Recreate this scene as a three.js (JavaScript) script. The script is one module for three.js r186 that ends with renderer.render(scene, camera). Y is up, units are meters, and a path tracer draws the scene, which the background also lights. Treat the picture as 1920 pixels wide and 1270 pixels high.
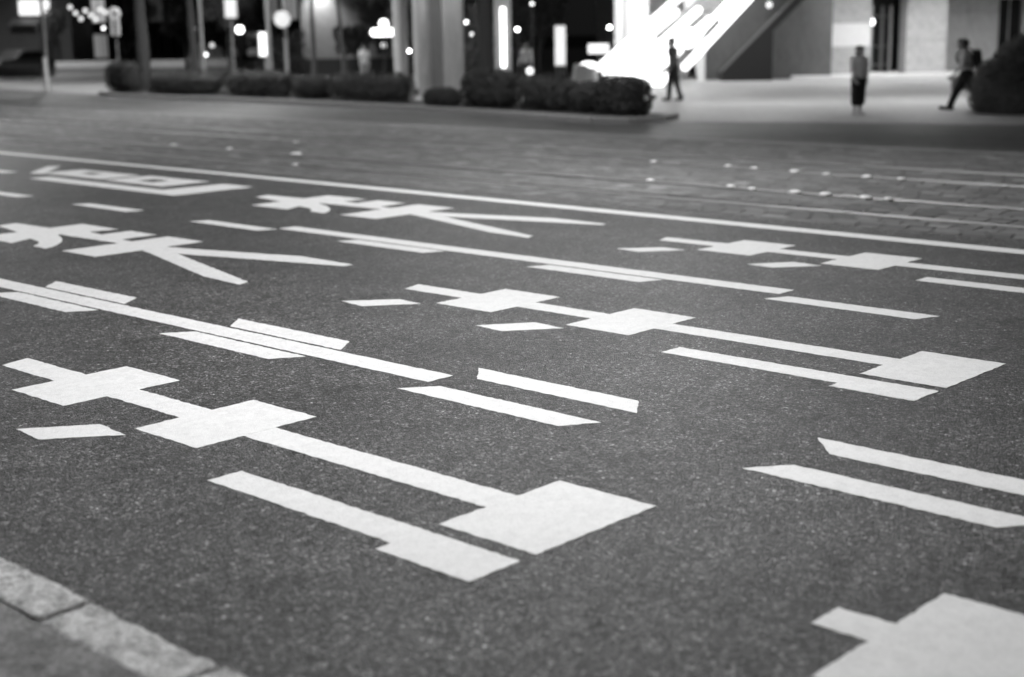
import * as THREE from 'three';
import { mergeGeometries, mergeVertices } from 'three/addons/utils/BufferGeometryUtils.js';
import { RoundedBoxGeometry } from 'three/addons/geometries/RoundedBoxGeometry.js';
import { MarchingCubes } from 'three/addons/objects/MarchingCubes.js';
import { RectAreaLightUniformsLib } from 'three/addons/lights/RectAreaLightUniformsLib.js';

RectAreaLightUniformsLib.init();
const scene = new THREE.Scene();

// ---------------------------------------------------------------- camera, night sky, moon, exposure
// x runs along the street, -z across it, y up, metres. A 50 mm lens held 2.2 m above the road, wide open.
const YAW = THREE.MathUtils.degToRad(-43.317), PITCH = THREE.MathUtils.degToRad(12.197), ROLL = THREE.MathUtils.degToRad(0.9495);
const camera = new THREE.PerspectiveCamera(26.70, 1024 / 677, 0.1, 900);
{
  const f = new THREE.Vector3(Math.sin(YAW) * Math.cos(PITCH), -Math.sin(PITCH), -Math.cos(YAW) * Math.cos(PITCH));
  const r0 = f.clone().cross(new THREE.Vector3(0, 1, 0)).normalize(), d0 = f.clone().cross(r0);
  const r = r0.clone().multiplyScalar(Math.cos(ROLL)).addScaledVector(d0, Math.sin(ROLL));
  const d = r0.clone().multiplyScalar(-Math.sin(ROLL)).addScaledVector(d0, Math.cos(ROLL));
  camera.quaternion.setFromRotationMatrix(new THREE.Matrix4().makeBasis(r, d.negate(), f.negate()));
}
camera.position.set(0, 2.2, 0);
camera.focus = 9.2;
camera.userData.fStop = 1.05;

{ // a dim overcast city sky, lighter towards the horizon
  const w = 64, h = 32, a = new Float32Array(w * h * 4);
  for (let j = 0; j < h; j++) for (let i = 0; i < w; i++) {
    const el = ((j + 0.5) / h - 0.5) * Math.PI, v = 0.004 + 0.006 * Math.exp(-Math.abs(el) * 3);
    a.set([v, v, v, 1], (j * w + i) * 4);
  }
  const t = new THREE.DataTexture(a, w, h, THREE.RGBAFormat, THREE.FloatType);
  t.mapping = THREE.EquirectangularReflectionMapping; t.magFilter = THREE.LinearFilter; t.needsUpdate = true;
  scene.background = t; scene.environment = t;
}
const moon = new THREE.DirectionalLight(0xffffff, 0.03);
moon.position.set(30, 60, 20); moon.shadow.radius = 20; moon.castShadow = true;
Object.assign(moon.shadow.camera, { left: -80, right: 80, top: 80, bottom: -80, far: 200 });
scene.add(moon, moon.target);
const EXPOSURE = 1.0;

// ---------------------------------------------------------------- helpers
let seed = 7;
const rnd = () => { seed = (seed * 1664525 + 1013904223) >>> 0; return seed / 4294967296; };
const rr = (a, b) => a + (b - a) * rnd();
const grey = (v) => new THREE.Color().setRGB(v, v, v);
const used = new Map();
function numbered(n) { const k = used.get(n) || 0; used.set(n, k + 1); return k ? `${n}_${String(k).padStart(3, '0')}` : n; }
function meta(o, label, category, group, kind) { const u = {}; if (label) u.label = label; if (category) u.category = category; if (group) u.group = group; if (kind) u.kind = kind; o.userData = u; return o; }
function thing(name, label, category, [x, y, z] = [0, 0, 0], turn = 0, group) {
  const o = new THREE.Group(); o.name = numbered(name); o.position.set(x, y, z); o.rotation.y = turn; scene.add(o);
  return meta(o, label, category, group);
}
function part(name, geo, m, parent, label) {
  const o = new THREE.Mesh(geo, m); o.name = parent === scene ? numbered(name) : name; o.castShadow = o.receiveShadow = true; parent.add(o);
  if (label) o.userData.label = label;
  return o;
}
function struct(name, geo, m) { const o = part(name, geo, m, scene); o.userData.kind = 'structure'; return o; }
// the plaza and all that stands on it is turned to face the street corner: u along its front, d away from the corner
const FX = Math.sin(YAW), FZ = -Math.cos(YAW), TURN = -YAW;
const site = (u, d, y = 0) => [-FZ * u + FX * d, y, FX * u + FZ * d];
const geoms = (list) => mergeGeometries(list.map((g) => { const n = g.index ? g.toNonIndexed() : g; for (const k of Object.keys(n.attributes)) if (!['position', 'normal', 'uv'].includes(k)) n.deleteAttribute(k); return n; }));
function metricUV(g) { // uv in metres, each face seen along its main axis
  const n = g.index ? g.toNonIndexed() : g; n.computeVertexNormals();
  const p = n.attributes.position, m = n.attributes.normal, uv = new Float32Array(p.count * 2);
  for (let i = 0; i < p.count; i++) {
    const ax = Math.abs(m.getX(i)), ay = Math.abs(m.getY(i)), az = Math.abs(m.getZ(i));
    uv.set(ay >= ax && ay >= az ? [p.getX(i), p.getZ(i)] : ax > az ? [p.getZ(i), p.getY(i)] : [p.getX(i), p.getY(i)], i * 2);
  }
  n.setAttribute('uv', new THREE.BufferAttribute(uv, 2)); return n;
}
function box(x0, x1, y0, y1, z0, z1, r = 0) { // z0 < z1
  const g = r ? new RoundedBoxGeometry(x1 - x0, y1 - y0, z1 - z0, 2, r) : new THREE.BoxGeometry(x1 - x0, y1 - y0, z1 - z0);
  g.translate((x0 + x1) / 2, (y0 + y1) / 2, (z0 + z1) / 2); return r ? g : metricUV(g);
}
function tube(a, b, r0, r1 = r0, n = 10) {
  const A = new THREE.Vector3(...a), B = new THREE.Vector3(...b), g = new THREE.CylinderGeometry(r1, r0, A.distanceTo(B), n);
  g.applyQuaternion(new THREE.Quaternion().setFromUnitVectors(new THREE.Vector3(0, 1, 0), B.clone().sub(A).normalize()));
  const c = A.add(B).multiplyScalar(0.5); g.translate(c.x, c.y, c.z); return g;
}
const ball = (x, y, z, r, n = 14) => new THREE.SphereGeometry(r, n, n).translate(x, y, z);
function extrude(pts, depth, bevel = 0) { const g = new THREE.ExtrudeGeometry(new THREE.Shape(pts.map((p) => new THREE.Vector2(...p))), { depth, bevelEnabled: bevel > 0, bevelThickness: bevel, bevelSize: bevel, bevelSegments: 2 }); return g; }

// ---------------------------------------------------------------- textures (all grey: the photograph is black and white)
function lattice(n) { const a = new Float32Array(n * n); for (let i = 0; i < n * n; i++) a[i] = rnd(); return a; }
function noiseTex(size, fn, srgb = true) { // fn(x, y) -> 0..1 over a tile
  const a = new Uint8Array(size * size * 4);
  for (let y = 0; y < size; y++) for (let x = 0; x < size; x++) { const v = Math.max(0, Math.min(255, Math.round(fn(x, y) * 255))); a.set([v, v, v, 255], (y * size + x) * 4); }
  const t = new THREE.DataTexture(a, size, size); t.wrapS = t.wrapT = THREE.RepeatWrapping; t.magFilter = THREE.LinearFilter; t.minFilter = THREE.LinearMipmapLinearFilter;
  t.generateMipmaps = true; if (srgb) t.colorSpace = THREE.SRGBColorSpace; t.needsUpdate = true; return t;
}
function tileNoise(cells) { const L = lattice(cells); return (u, v) => { const x = u * cells, y = v * cells, x0 = Math.floor(x), y0 = Math.floor(y), s = (t) => t * t * (3 - 2 * t), fx = s(x - x0), fy = s(y - y0), g = (i, j) => L[((j % cells + cells) % cells) * cells + ((i % cells) + cells) % cells]; return (g(x0, y0) * (1 - fx) + g(x0 + 1, y0) * fx) * (1 - fy) + (g(x0, y0 + 1) * (1 - fx) + g(x0 + 1, y0 + 1) * fx) * fy; }; }
const toS = (l) => (l <= 0.0031308 ? l * 12.92 : 1.055 * Math.pow(l, 1 / 2.4) - 0.055);
function scaled(t, metres) { const c = t.clone(); c.repeat.set(1 / metres, 1 / metres); c.needsUpdate = true; return c; }

const S1 = 1024;
const stones = (() => { // crushed stones: distance to scattered points, a tone for each stone
  const n = 150, cell = S1 / n, px = new Float32Array(n * n * 2), tone = new Float32Array(n * n);
  for (let i = 0; i < n * n; i++) { px[2 * i] = rnd(); px[2 * i + 1] = rnd(); tone[i] = rnd(); }
  const T = new Float32Array(S1 * S1), Hh = new Float32Array(S1 * S1);
  for (let y = 0; y < S1; y++) for (let x = 0; x < S1; x++) {
    const cx = Math.floor(x / cell), cy = Math.floor(y / cell); let b = 9, b2 = 9, bi = 0;
    for (let j = -1; j <= 1; j++) for (let i = -1; i <= 1; i++) {
      const k = ((cy + j + n) % n) * n + ((cx + i + n) % n), dx = cx + i + px[2 * k] - x / cell, dy = cy + j + px[2 * k + 1] - y / cell, q = dx * dx + dy * dy;
      if (q < b) { b2 = b; b = q; bi = k; } else if (q < b2) b2 = q;
    }
    T[y * S1 + x] = tone[bi]; Hh[y * S1 + x] = Math.min(1, (Math.sqrt(b2) - Math.sqrt(b)) * 1.6) * (0.45 + 0.55 * tone[(bi * 7 + 3) % (n * n)]);
  }
  return { T, H: Hh };
})();
const chips = (() => { // scattered paler chips of stone, 1 to 3 cm
  const n = 110, cell = S1 / n, A = new Float32Array(S1 * S1), L = [];
  for (let i = 0; i < n * n; i++) L.push(rnd() < 0.7 ? [rnd(), rnd(), 0.22 + 0.4 * rnd() * rnd(), 0.15 + 0.85 * Math.pow(rnd(), 1.6), rr(0.6, 1.5), rr(0, 3)] : null);
  for (let y = 0; y < S1; y++) for (let x = 0; x < S1; x++) {
    const cx = Math.floor(x / cell), cy = Math.floor(y / cell); let v = 0;
    for (let j = -1; j <= 1; j++) for (let i = -1; i <= 1; i++) { const q = L[((cy + j + n) % n) * n + ((cx + i + n) % n)]; if (!q) continue; const dx = cx + i + q[0] - x / cell, dy = cy + j + q[1] - y / cell, c = Math.cos(q[5]), s = Math.sin(q[5]), r = Math.hypot((dx * c + dy * s) * q[4], (dy * c - dx * s) / q[4]); if (r < q[2]) v = Math.max(v, q[3]); }
    A[y * S1 + x] = v;
  }
  return A;
})();
const mA = tileNoise(16), mB = tileNoise(60), mC = tileNoise(5), mD = tileNoise(300), mE = tileNoise(170);
const asphaltMap = noiseTex(S1, (x, y) => { const k = y * S1 + x, u = x / S1, v = y / S1, t = stones.T[k]; const a = 0.022 + 0.045 * t * t + 0.16 * chips[k] * chips[k] * (0.4 + 0.6 * t) - (stones.H[k] < 0.15 ? 0.014 : 0); return toS(a * (0.25 + 0.4 * mA(u, v) + 1.15 * mB(u, v) + 0.2 * mC(u, v)) * (0.2 * rnd() + 1.15 * Math.max(0.12, Math.min(2.2, 1 + 3.2 * (mD(u, v) - 0.5))))); });
const asphaltBump = noiseTex(S1, (x, y) => stones.H[y * S1 + x] * 0.85 + 0.15 * rnd(), false);
const grain = noiseTex(512, (x, y) => { const u = x / 512, v = y / 512; return toS(0.80 + 0.10 * mA(u, v) + 0.10 * mB(u, v) + 0.16 * (mE(u, v) - 0.5) + 0.22 * (rnd() - 0.5) - (rnd() < 0.012 ? 0.3 : 0)); });
const rough = noiseTex(512, (x, y) => { const u = x / 512, v = y / 512; return toS(0.62 + 0.2 * mA(u, v) + 0.18 * mB(u, v) + (rnd() - 0.5) * 0.3); });
const speckle = noiseTex(512, (x, y) => { const u = x / 512, v = y / 512; return toS(Math.max(0.12, 0.5 + 0.3 * (mB(u, v) - 0.5) + 0.3 * (mA(u, v) - 0.5) + (mE(u, v) - 0.5) * 0.5 + (rnd() - 0.5) * 0.5)); });
const stoneBump = noiseTex(512, (x, y) => { const u = x / 512, v = y / 512; return 0.4 * mB(u, v) + 0.3 * mA(u, v) + 0.3 * rnd(); }, false);

const mat = (v, o = {}) => new THREE.MeshStandardMaterial({ color: grey(v), roughness: 0.8, ...o });
const M = {
  asphalt: new THREE.MeshStandardMaterial({ map: scaled(asphaltMap, 2.3), bumpMap: scaled(asphaltBump, 2.3), bumpScale: 0.009, roughness: 0.44, vertexColors: true }),
  paint: mat(0.8, { map: scaled(grain, 0.7), bumpMap: scaled(asphaltBump, 1.9), bumpScale: 0.0015, roughness: 0.62 }),
  oldPaint: mat(0.3, { map: scaled(rough, 1.1), roughness: 0.7 }),
  mortar: mat(0.045, { map: scaled(rough, 1.3), roughness: 0.9 }),
  kerb: mat(0.98, { map: scaled(speckle, 0.9), bumpMap: scaled(stoneBump, 0.6), bumpScale: 0.008, roughness: 0.85 }),
  pavement: mat(0.38, { map: scaled(speckle, 1.1), bumpMap: scaled(stoneBump, 0.3), bumpScale: 0.004, roughness: 0.85 }),
  plaza: mat(0.33, { map: scaled(rough, 2.3), roughness: 0.55 }),
  ground: mat(0.06, { map: scaled(rough, 3) }),
  soil: mat(0.05, { map: scaled(rough, 1) }),
  glintDisc: mat(0.85, { roughness: 0.35 }),  // white of the discs put in as rail glints
  rail: mat(0.32, { metalness: 0.85, roughness: 0.46, map: scaled(grain, 0.9) }),
  stone: mat(0.5, { map: scaled(rough, 1.4), bumpMap: scaled(stoneBump, 0.5), bumpScale: 0.003 }),
  stoneMid: mat(0.34, { map: scaled(rough, 1.4), bumpMap: scaled(stoneBump, 0.5), bumpScale: 0.003 }),
  stoneDark: mat(0.13, { map: scaled(rough, 1.4), bumpMap: scaled(stoneBump, 0.5), bumpScale: 0.003 }),
  white: mat(0.8, { map: scaled(grain, 1) }),
  steel: mat(0.42, { metalness: 0.6, roughness: 0.45, map: scaled(grain, 0.5) }),
  greyPaint: mat(0.25, { roughness: 0.5, map: scaled(rough, 0.6) }),
  dark: mat(0.02, { roughness: 0.6 }),
  black: mat(0.008, { roughness: 0.7 }),
  bark: mat(0.075, { map: scaled(rough, 0.5), bumpMap: scaled(stoneBump, 0.25), bumpScale: 0.02, roughness: 0.95 }),
  leaf: new THREE.MeshStandardMaterial({ color: grey(0.055), roughness: 0.75, side: THREE.DoubleSide }),
  leafCore: mat(0.055, { roughness: 1 }),
  stem: mat(0.06, { roughness: 0.95 }),
  glass: new THREE.MeshPhysicalMaterial({ color: grey(0.9), transmission: 1, roughness: 0.03, thickness: 0, ior: 1.45 }),
  darkGlass: mat(0.015, { roughness: 0.08 }),
  rubber: mat(0.02, { roughness: 0.9 }),
  skin: mat(0.3, { roughness: 0.6 }), skinDark: mat(0.2, { roughness: 0.6 }),
  hair: mat(0.012, { roughness: 0.6 }),
  shirtLight: mat(0.42, { roughness: 0.95, map: scaled(grain, 0.2) }), shirtPale: mat(0.6, { roughness: 0.95, map: scaled(grain, 0.2) }), shirtGrey: mat(0.3, { roughness: 0.95, map: scaled(grain, 0.2) }),
  trousers: mat(0.012, { roughness: 0.95 }), trousersGrey: mat(0.06, { roughness: 0.95 }), bag: mat(0.01, { roughness: 0.85 }), shoe: mat(0.02, { roughness: 0.6 }), shoePale: mat(0.4),
};
const glowing = new Map();
function glow(v) { if (!glowing.has(v)) glowing.set(v, new THREE.MeshStandardMaterial({ color: grey(0.6), emissive: 0xffffff, emissiveIntensity: v, roughness: 0.5 })); return glowing.get(v); }

// ---------------------------------------------------------------- ground, road, track bed
function sheet(poly, y, step = 0) { // a flat polygon of [x, z] with uv in metres
  const s = new THREE.ShapeGeometry(new THREE.Shape(poly.map(([x, z]) => new THREE.Vector2(x, -z)))).rotateX(-Math.PI / 2).translate(0, y, 0);
  return metricUV(s);
}
const wide = [tileNoise(24), tileNoise(90), tileNoise(200)];
function roadSheet(x0, x1, z0, z1, y, streak) { // a grid whose vertices carry the uneven tone of a worn surface
  const nx = Math.round((x1 - x0) / 0.35), nz = Math.round((z1 - z0) / 0.3), g = new THREE.PlaneGeometry(x1 - x0, z1 - z0, nx, nz).rotateX(-Math.PI / 2).translate((x0 + x1) / 2, y, (z0 + z1) / 2);
  const p = g.attributes.position, c = new Float32Array(p.count * 3), uv = g.attributes.uv;
  for (let i = 0; i < p.count; i++) {
    const x = p.getX(i), z = p.getZ(i), f = (n, sx, sz) => wide[n](((x / sx) % 1 + 1) % 1, ((z / sz) % 1 + 1) % 1) - 0.5;
    const v = 1.1 + 0.34 * f(0, 40, 28) + 0.22 * f(1, 50, 40) + streak * (f(1, 900, 45) * 0.9 + f(2, 700, 60) * 0.7);
    c.set([v, v, v], i * 3); uv.setXY(i, x, z);
  }
  g.setAttribute('color', new THREE.BufferAttribute(c, 3)); return g;
}
struct('ground', sheet([[-420, 120], [420, 120], [420, -420], [-420, -420]], -0.16), M.ground);
const road = struct('road', roadSheet(-110, 24, -14.15, -2.55, 0, 0.12), M.asphalt);
struct('road', roadSheet(-110, 24, -34.5, -23.45, 0, 0.75), M.asphalt);
struct('pavement', metricUV(sheet([[-60, -2.388], [40, -2.388], [40, 8], [-60, 8]], 0.087)), M.pavement);
const tn = tileNoise(12), kerb = new THREE.Group(); kerb.name = 'kerb'; kerb.userData.kind = 'structure'; scene.add(kerb);
for (let x = -12.9, i = 0; x < 14; i++) { // rough kerbstones with worn round corners, each set a little out of line
  const len = i === 9 ? 0.83 : 0.81 + rr(-0.05, 0.05), hx = len / 2 - 0.003, hy = 0.12, hz = 0.122, r = 0.026, ph = rr(0, 9), g = new THREE.BoxGeometry(hx * 2, hy * 2, hz * 2, 56, 8, 18);
  g.deleteAttribute('normal'); g.deleteAttribute('uv'); const w = mergeVertices(g), p = w.attributes.position, c = new THREE.Vector3(), q = new THREE.Vector3();
  for (let k = 0; k < p.count; k++) {
    q.fromBufferAttribute(p, k); c.set(Math.max(-hx + r, Math.min(hx - r, q.x)), Math.max(-hy + r, Math.min(hy - r, q.y)), Math.max(-hz + r, Math.min(hz - r, q.z)));
    const d = q.clone().sub(c); if (d.length() > 1e-6) d.setLength(r); const f = (a, b) => tn(((q.x * a + ph) % 1 + 1) % 1, ((q.z * a + q.y * b + ph) % 1 + 1) % 1) - 0.5;
    q.copy(c).add(d.multiplyScalar(1 + 0.3 * f(0.9, 0.7) + 0.35 * f(3.1, 2.3))); p.setXYZ(k, q.x, q.y + 0.007 * f(1.3, 0), q.z + 0.014 * f(0.5, 0));
  }
  w.computeVertexNormals(); const n = w.toNonIndexed(), np = n.attributes.position, uv = new Float32Array(np.count * 2); for (let k = 0; k < np.count; k++) uv.set([np.getX(k) + ph, np.getZ(k) + np.getY(k)], 2 * k); n.setAttribute('uv', new THREE.BufferAttribute(uv, 2));
  const o = part('kerbstone', n, M.kerb, kerb); o.position.set(x + len / 2, -0.025 + rr(-0.006, 0.006), -2.492 + rr(-0.012, 0.012)); o.rotation.y = rr(-0.014, 0.014);
  x += len;
}

// granite setts of the tramway: a part each where they show largest, the rest one mass
{
  const bed = new THREE.Group(); bed.name = 'track_bed'; bed.userData.kind = 'structure'; scene.add(bed);
  part('mortar', sheet([[-90, -14.15], [10, -14.15], [10, -23.45], [-90, -23.45]], -0.05), M.mortar, bed);
  const rails = [-15.15, -16.6, -18.97, -20.4];
  const tones = [0.09, 0.11, 0.125, 0.145, 0.17, 0.25].map((v) => mat(v * 1.25, { map: scaled(rough, 0.45), bumpMap: scaled(stoneBump, 0.4), bumpScale: 0.004, roughness: 0.68 }));
  const sizes = [0.27, 0.3, 0.33], shapes = sizes.map((l) => new RoundedBoxGeometry(l - 0.014, 0.12, 0.142, 1, 0.014)), grooves = rails.flatMap((r) => [[r - 0.12, r + 0.04]]);
  const all = [];
  for (let z = -14.25, row = 0; z > -23.38; z -= 0.152, row++) {
    if (grooves.some(([a, b]) => z + 0.07 > a && z - 0.07 < b)) continue;
    for (let x = -72 + (row % 2) * 0.15; x < 0;) {
      const k = Math.floor(rnd() * 3), l = sizes[k], t = rnd() < 0.03 ? 5 : Math.min(4, Math.floor(rnd() * 5));
      all.push([x + l / 2, z, k, t, rr(-0.003, 0.003), rr(-0.012, 0.012), rr(-0.01, 0.01)]); x += l;
    }
  }
  const near = (a) => { const d = Math.hypot(a[0], a[1]), ang = Math.atan2(-a[0], -a[1]) / Math.PI * 180; return ang > 22 && ang < 65 ? d : 1e3 + d; };
  all.sort((a, b) => near(a) - near(b));
  all.slice(0, 300).forEach(([x, z, k, t, y, tx, tz]) => { const o = part('sett', shapes[k], tones[t], bed); o.position.set(x, -0.06 + y, z); o.rotation.set(tx, tz * 0.5, tz); });
  const m4 = new THREE.Matrix4(), e = new THREE.Euler(), qn = new THREE.Quaternion(), one = new THREE.Vector3(1, 1, 1);
  shapes.forEach((g, k) => tones.forEach((mt, t) => {
    const rest = all.slice(300).filter((a) => a[2] === k && a[3] === t); if (!rest.length) return;
    const im = new THREE.InstancedMesh(g, mt, rest.length); im.name = 'distant_setts'; im.userData.kind = 'stuff'; im.receiveShadow = true;
    rest.forEach(([x, z, , , y, tx, tz], i) => im.setMatrixAt(i, m4.compose(new THREE.Vector3(x, -0.06 + y, z), qn.setFromEuler(e.set(tx, tz * 0.5, tz)), one)));
    bed.add(im);
  }));
  const where = ['nearest the painted edge line', 'second from the painted edge line', 'third from the painted edge line', 'farthest from the painted edge line'];
  rails.forEach((z, i) => {
    const o = thing('tram_rail', `long steel tram rail set flush in stone setts, ${where[i]}`, 'rail', [-35, 0, z], 0, 'tram rails');
    part('rail_head', new RoundedBoxGeometry(86, 0.1, 0.075, 2, 0.012).translate(0, -0.044, 0), M.rail, o);
    part('flange_groove', new THREE.BoxGeometry(86, 0.03, 0.05).translate(0, -0.035, -0.058), M.black, o);
    part('check_lip', new RoundedBoxGeometry(86, 0.08, 0.024, 2, 0.008).translate(0, -0.038, -0.097), M.rail, o);
  });
}

// ---------------------------------------------------------------- painted markings, 4 mm thick, edges a little ragged
function stroke(poly, lift, holes = []) {
  const ragged = (pts, closed = true) => {
    const out = [];
    for (let i = 0; i < pts.length; i++) {
      const [ax, az] = pts[i], [bx, bz] = pts[(i + 1) % pts.length], L = Math.hypot(bx - ax, bz - az), n = Math.max(1, Math.min(400, Math.round(L / 0.035)));
      for (let k = 0; k < n; k++) { const t = k / n, j = k ? 0.0055 : 0.002; out.push(new THREE.Vector2(ax + (bx - ax) * t + rr(-j, j) * (Math.abs(bz - az) > 1e-6 ? 1 : 0), -(az + (bz - az) * t + rr(-j, j)))); }
    }
    return out;
  };
  const s = new THREE.Shape(ragged(poly)); for (const h of holes) s.holes.push(new THREE.Path(ragged(h)));
  return metricUV(new THREE.ExtrudeGeometry(s, { depth: 0.004, bevelEnabled: false }).rotateX(-Math.PI / 2).translate(0, -0.0026 + lift, 0));
}
const rect = (x0, x1, z0, z1) => [[x0, z0], [x1, z0], [x1, z1], [x0, z1]];
const shift = (p, dx, dz) => p.map(([x, z]) => [x + dx, z + dz]);
function marking(name, label, category, strokes, dx, dz, group) {
  const all = strokes.flatMap((s) => s[1]), cx = all.reduce((a, p) => a + p[0], 0) / all.length + dx, cz = all.reduce((a, p) => a + p[1], 0) / all.length + dz;
  const o = thing(name, label, category, [cx, 0, cz], 0, group);
  strokes.forEach(([n, p, holes], i) => part(n, stroke(shift(p, dx - cx, dz - cz), 0.0003 * i, (holes || []).map((h) => shift(h, dx - cx, dz - cz))), M.paint, o));
  return o;
}
const dotA = [[-9.12, 0.85], [-8.8, 0.90], [-8.5, 0.52], [-8.78, 0.49]], dotB = [[-7.52, 0.87], [-7.22, 0.90], [-6.92, 0.53], [-7.24, 0.50]];
const glyphA = (first) => [
  ['long_stroke', [[-9.13, 0.12], [-9.2, -0.11], [-4.45, -0.12], [-4.45, 0.1]]],
  ['square_block', rect(-8.42, -7.79, -0.42, 0.42)], ['square_block', rect(-7.0, -6.39, -0.42, 0.42)], ['square_block', rect(-4.5, -3.9, -0.43, 0.41)],
  ...(first ? [['dot_stroke', dotA]] : []), ['dot_stroke', dotB],
  ['side_stroke', rect(-5.86, -3.9, 0.51, 0.72)], ['side_stroke', rect(-4.48, -3.9, 0.62, 0.82)],
];
marking('painted_character', 'large white painted character of three square blocks in the nearest lane', 'road marking', glyphA(false), 0, -4.675, 'white characters painted on the road');
marking('painted_character', 'white painted character of three square blocks in the middle lane', 'road marking', glyphA(true), 0, -8.44, 'white characters painted on the road');
marking('painted_character', 'white painted character of three blocks in the far lane beside the edge line', 'road marking', glyphA(true), 0, -12.1, 'white characters painted on the road');
marking('painted_character', 'white painted character cut off by the right bottom corner of the picture', 'road marking', [['long_stroke', rect(-2.635, -2.3, -4.61, -4.41)], ['square_block', rect(-2.395, -1.6, -5.0, -4.02)]], 0, 0, 'white characters painted on the road');
const glyphB = [
  ['top_bar', [[-15.45, -7.57], [-14.68, -7.57], [-14.86, -7.92], [-14.87, -8.32], [-14.7, -8.92], [-15.5, -8.92]]],
  ['side_stroke', [[-16.2, -8.2], [-16.25, -8.46], [-15.4, -8.48], [-15.4, -8.05]]],
  ['hook_stroke', [[-15.0, -7.92], [-14.5, -7.80], [-14.38, -7.72], [-14.26, -7.60], [-13.98, -7.59], [-14.04, -7.70], [-14.11, -7.79], [-14.3, -7.96], [-14.53, -8.10], [-14.95, -8.27]]],
  ['stem_stroke', [[-15.0, -8.26], [-13.6, -8.29], [-13.6, -8.44], [-15.0, -8.62]]],
  ['short_bar', rect(-14.46, -13.92, -8.93, -8.42)], ['long_bar', rect(-13.68, -13.02, -8.93, -7.61)],
  ['slanted_leg', [[-13.1, -8.19], [-11.12, -7.60], [-10.46, -7.53], [-10.52, -7.67], [-12.44, -8.23], [-13.1, -8.42]]],
  ['slanted_leg', [[-13.1, -8.38], [-12.48, -8.25], [-11.53, -8.52], [-10.48, -8.79], [-10.5, -8.90], [-11.31, -8.93], [-12.66, -8.54], [-13.1, -8.44]]],
];
marking('painted_character', 'white painted character with two slanted legs in the middle lane, on the left', 'road marking', glyphB, 0, 0, 'white characters painted on the road');
marking('painted_character', 'white painted character with two slanted legs in the far lane', 'road marking', glyphB, 0.1, -3.74, 'white characters painted on the road');
marking('painted_character', 'white painted character of two boxes in a corner stroke, far lane at left', 'road marking', [
  ['slanted_dot', [[-22.18, -11.87], [-23.08, -12.69], [-22.92, -12.86], [-21.84, -11.93]]],
  ['corner_stroke', [[-21.35, -11.40], [-17.2, -11.35], [-17.2, -12.74], [-17.95, -12.74], [-18.0, -11.70], [-21.3, -11.74]]],
  ['box_stroke', rect(-22.0, -20.2, -12.74, -12.0), [rect(-21.4, -21.0, -12.55, -12.34)]],
  ['box_stroke', rect(-20.02, -18.4, -12.8, -11.95), [rect(-19.5, -19.05, -12.52, -12.22)]],
], 0, 0, 'white characters painted on the road');
marking('painted_character', 'end of a white painted stroke at the left edge of the far lane', 'road marking', [['long_stroke', rect(-24.6, -22.58, -11.87, -11.6)]], 0, 0, 'white characters painted on the road');

marking('lane_line', 'solid white lane line between the nearest and middle lanes', 'lane line', [['line', rect(-30, -6.5, -6.325, -6.1)]], 0, 0);
marking('lane_line', 'solid white lane line between the middle and far lanes', 'lane line', [['line', rect(-13.2, -6.44, -10.335, -10.1)]], 0, 0);
{
  const nth = ['rightmost', 'second from the right', 'third from the right', 'fourth from the right', 'fifth from the right', 'sixth from the right'];
  const G = 'short white dashes beside the lane lines';
  [-3.93, -6.52, -9.19, -11.99, -14.75].forEach((x, i) => marking('lane_dash', `slanted white dash on the far side of the nearest lane line, ${nth[i]}`, 'lane marking', [['line', [[x + 0.21, -6.357], [x, -6.585], [x + 1.35, -6.585], [x + 1.52, -6.357]]]], 0, 0, G));
  [-3.93, -6.53, -9.2, -11.9, -14.6].forEach((x, i) => marking('lane_dash', `slanted white dash on the near side of the nearest lane line, ${nth[i]}`, 'lane marking', [['line', [[x, -5.86], [x + 0.17, -6.075], [x + 1.5, -6.065], [x + 1.36, -5.85]]]], 0, 0, G));
  [-6.42, -9.08, -11.86, -14.62, -17.48, -20.3].forEach((x, i) => marking('lane_dash', `white dash beside the line of the middle and far lanes, ${nth[i]}`, 'lane marking', [['line', [[x, -9.85], [x + 0.1, -10.06], [x + 1.45, -10.06], [x + 1.36, -9.84]]]], 0, i > 3 ? -0.07 : 0, G));
}
marking('edge_line', 'long continuous white line between the road and the tram tracks', 'edge line', [['line', [[-90, -13.62], [-27, -13.6], [-18.5, -13.575], [-5.8, -13.34], [6, -13.1], [6, -13.36], [-5.8, -13.6], [-18.5, -13.83], [-27, -13.85], [-90, -13.88]]]], 0, 0);
{ const o = thing('edge_line', 'worn grey line on the far side of the tram tracks', 'edge line', [-40, 0, -23.7]); part('line', stroke(rect(-50, 44, -0.13, 0.13), 0), M.oldPaint, o); }

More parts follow.
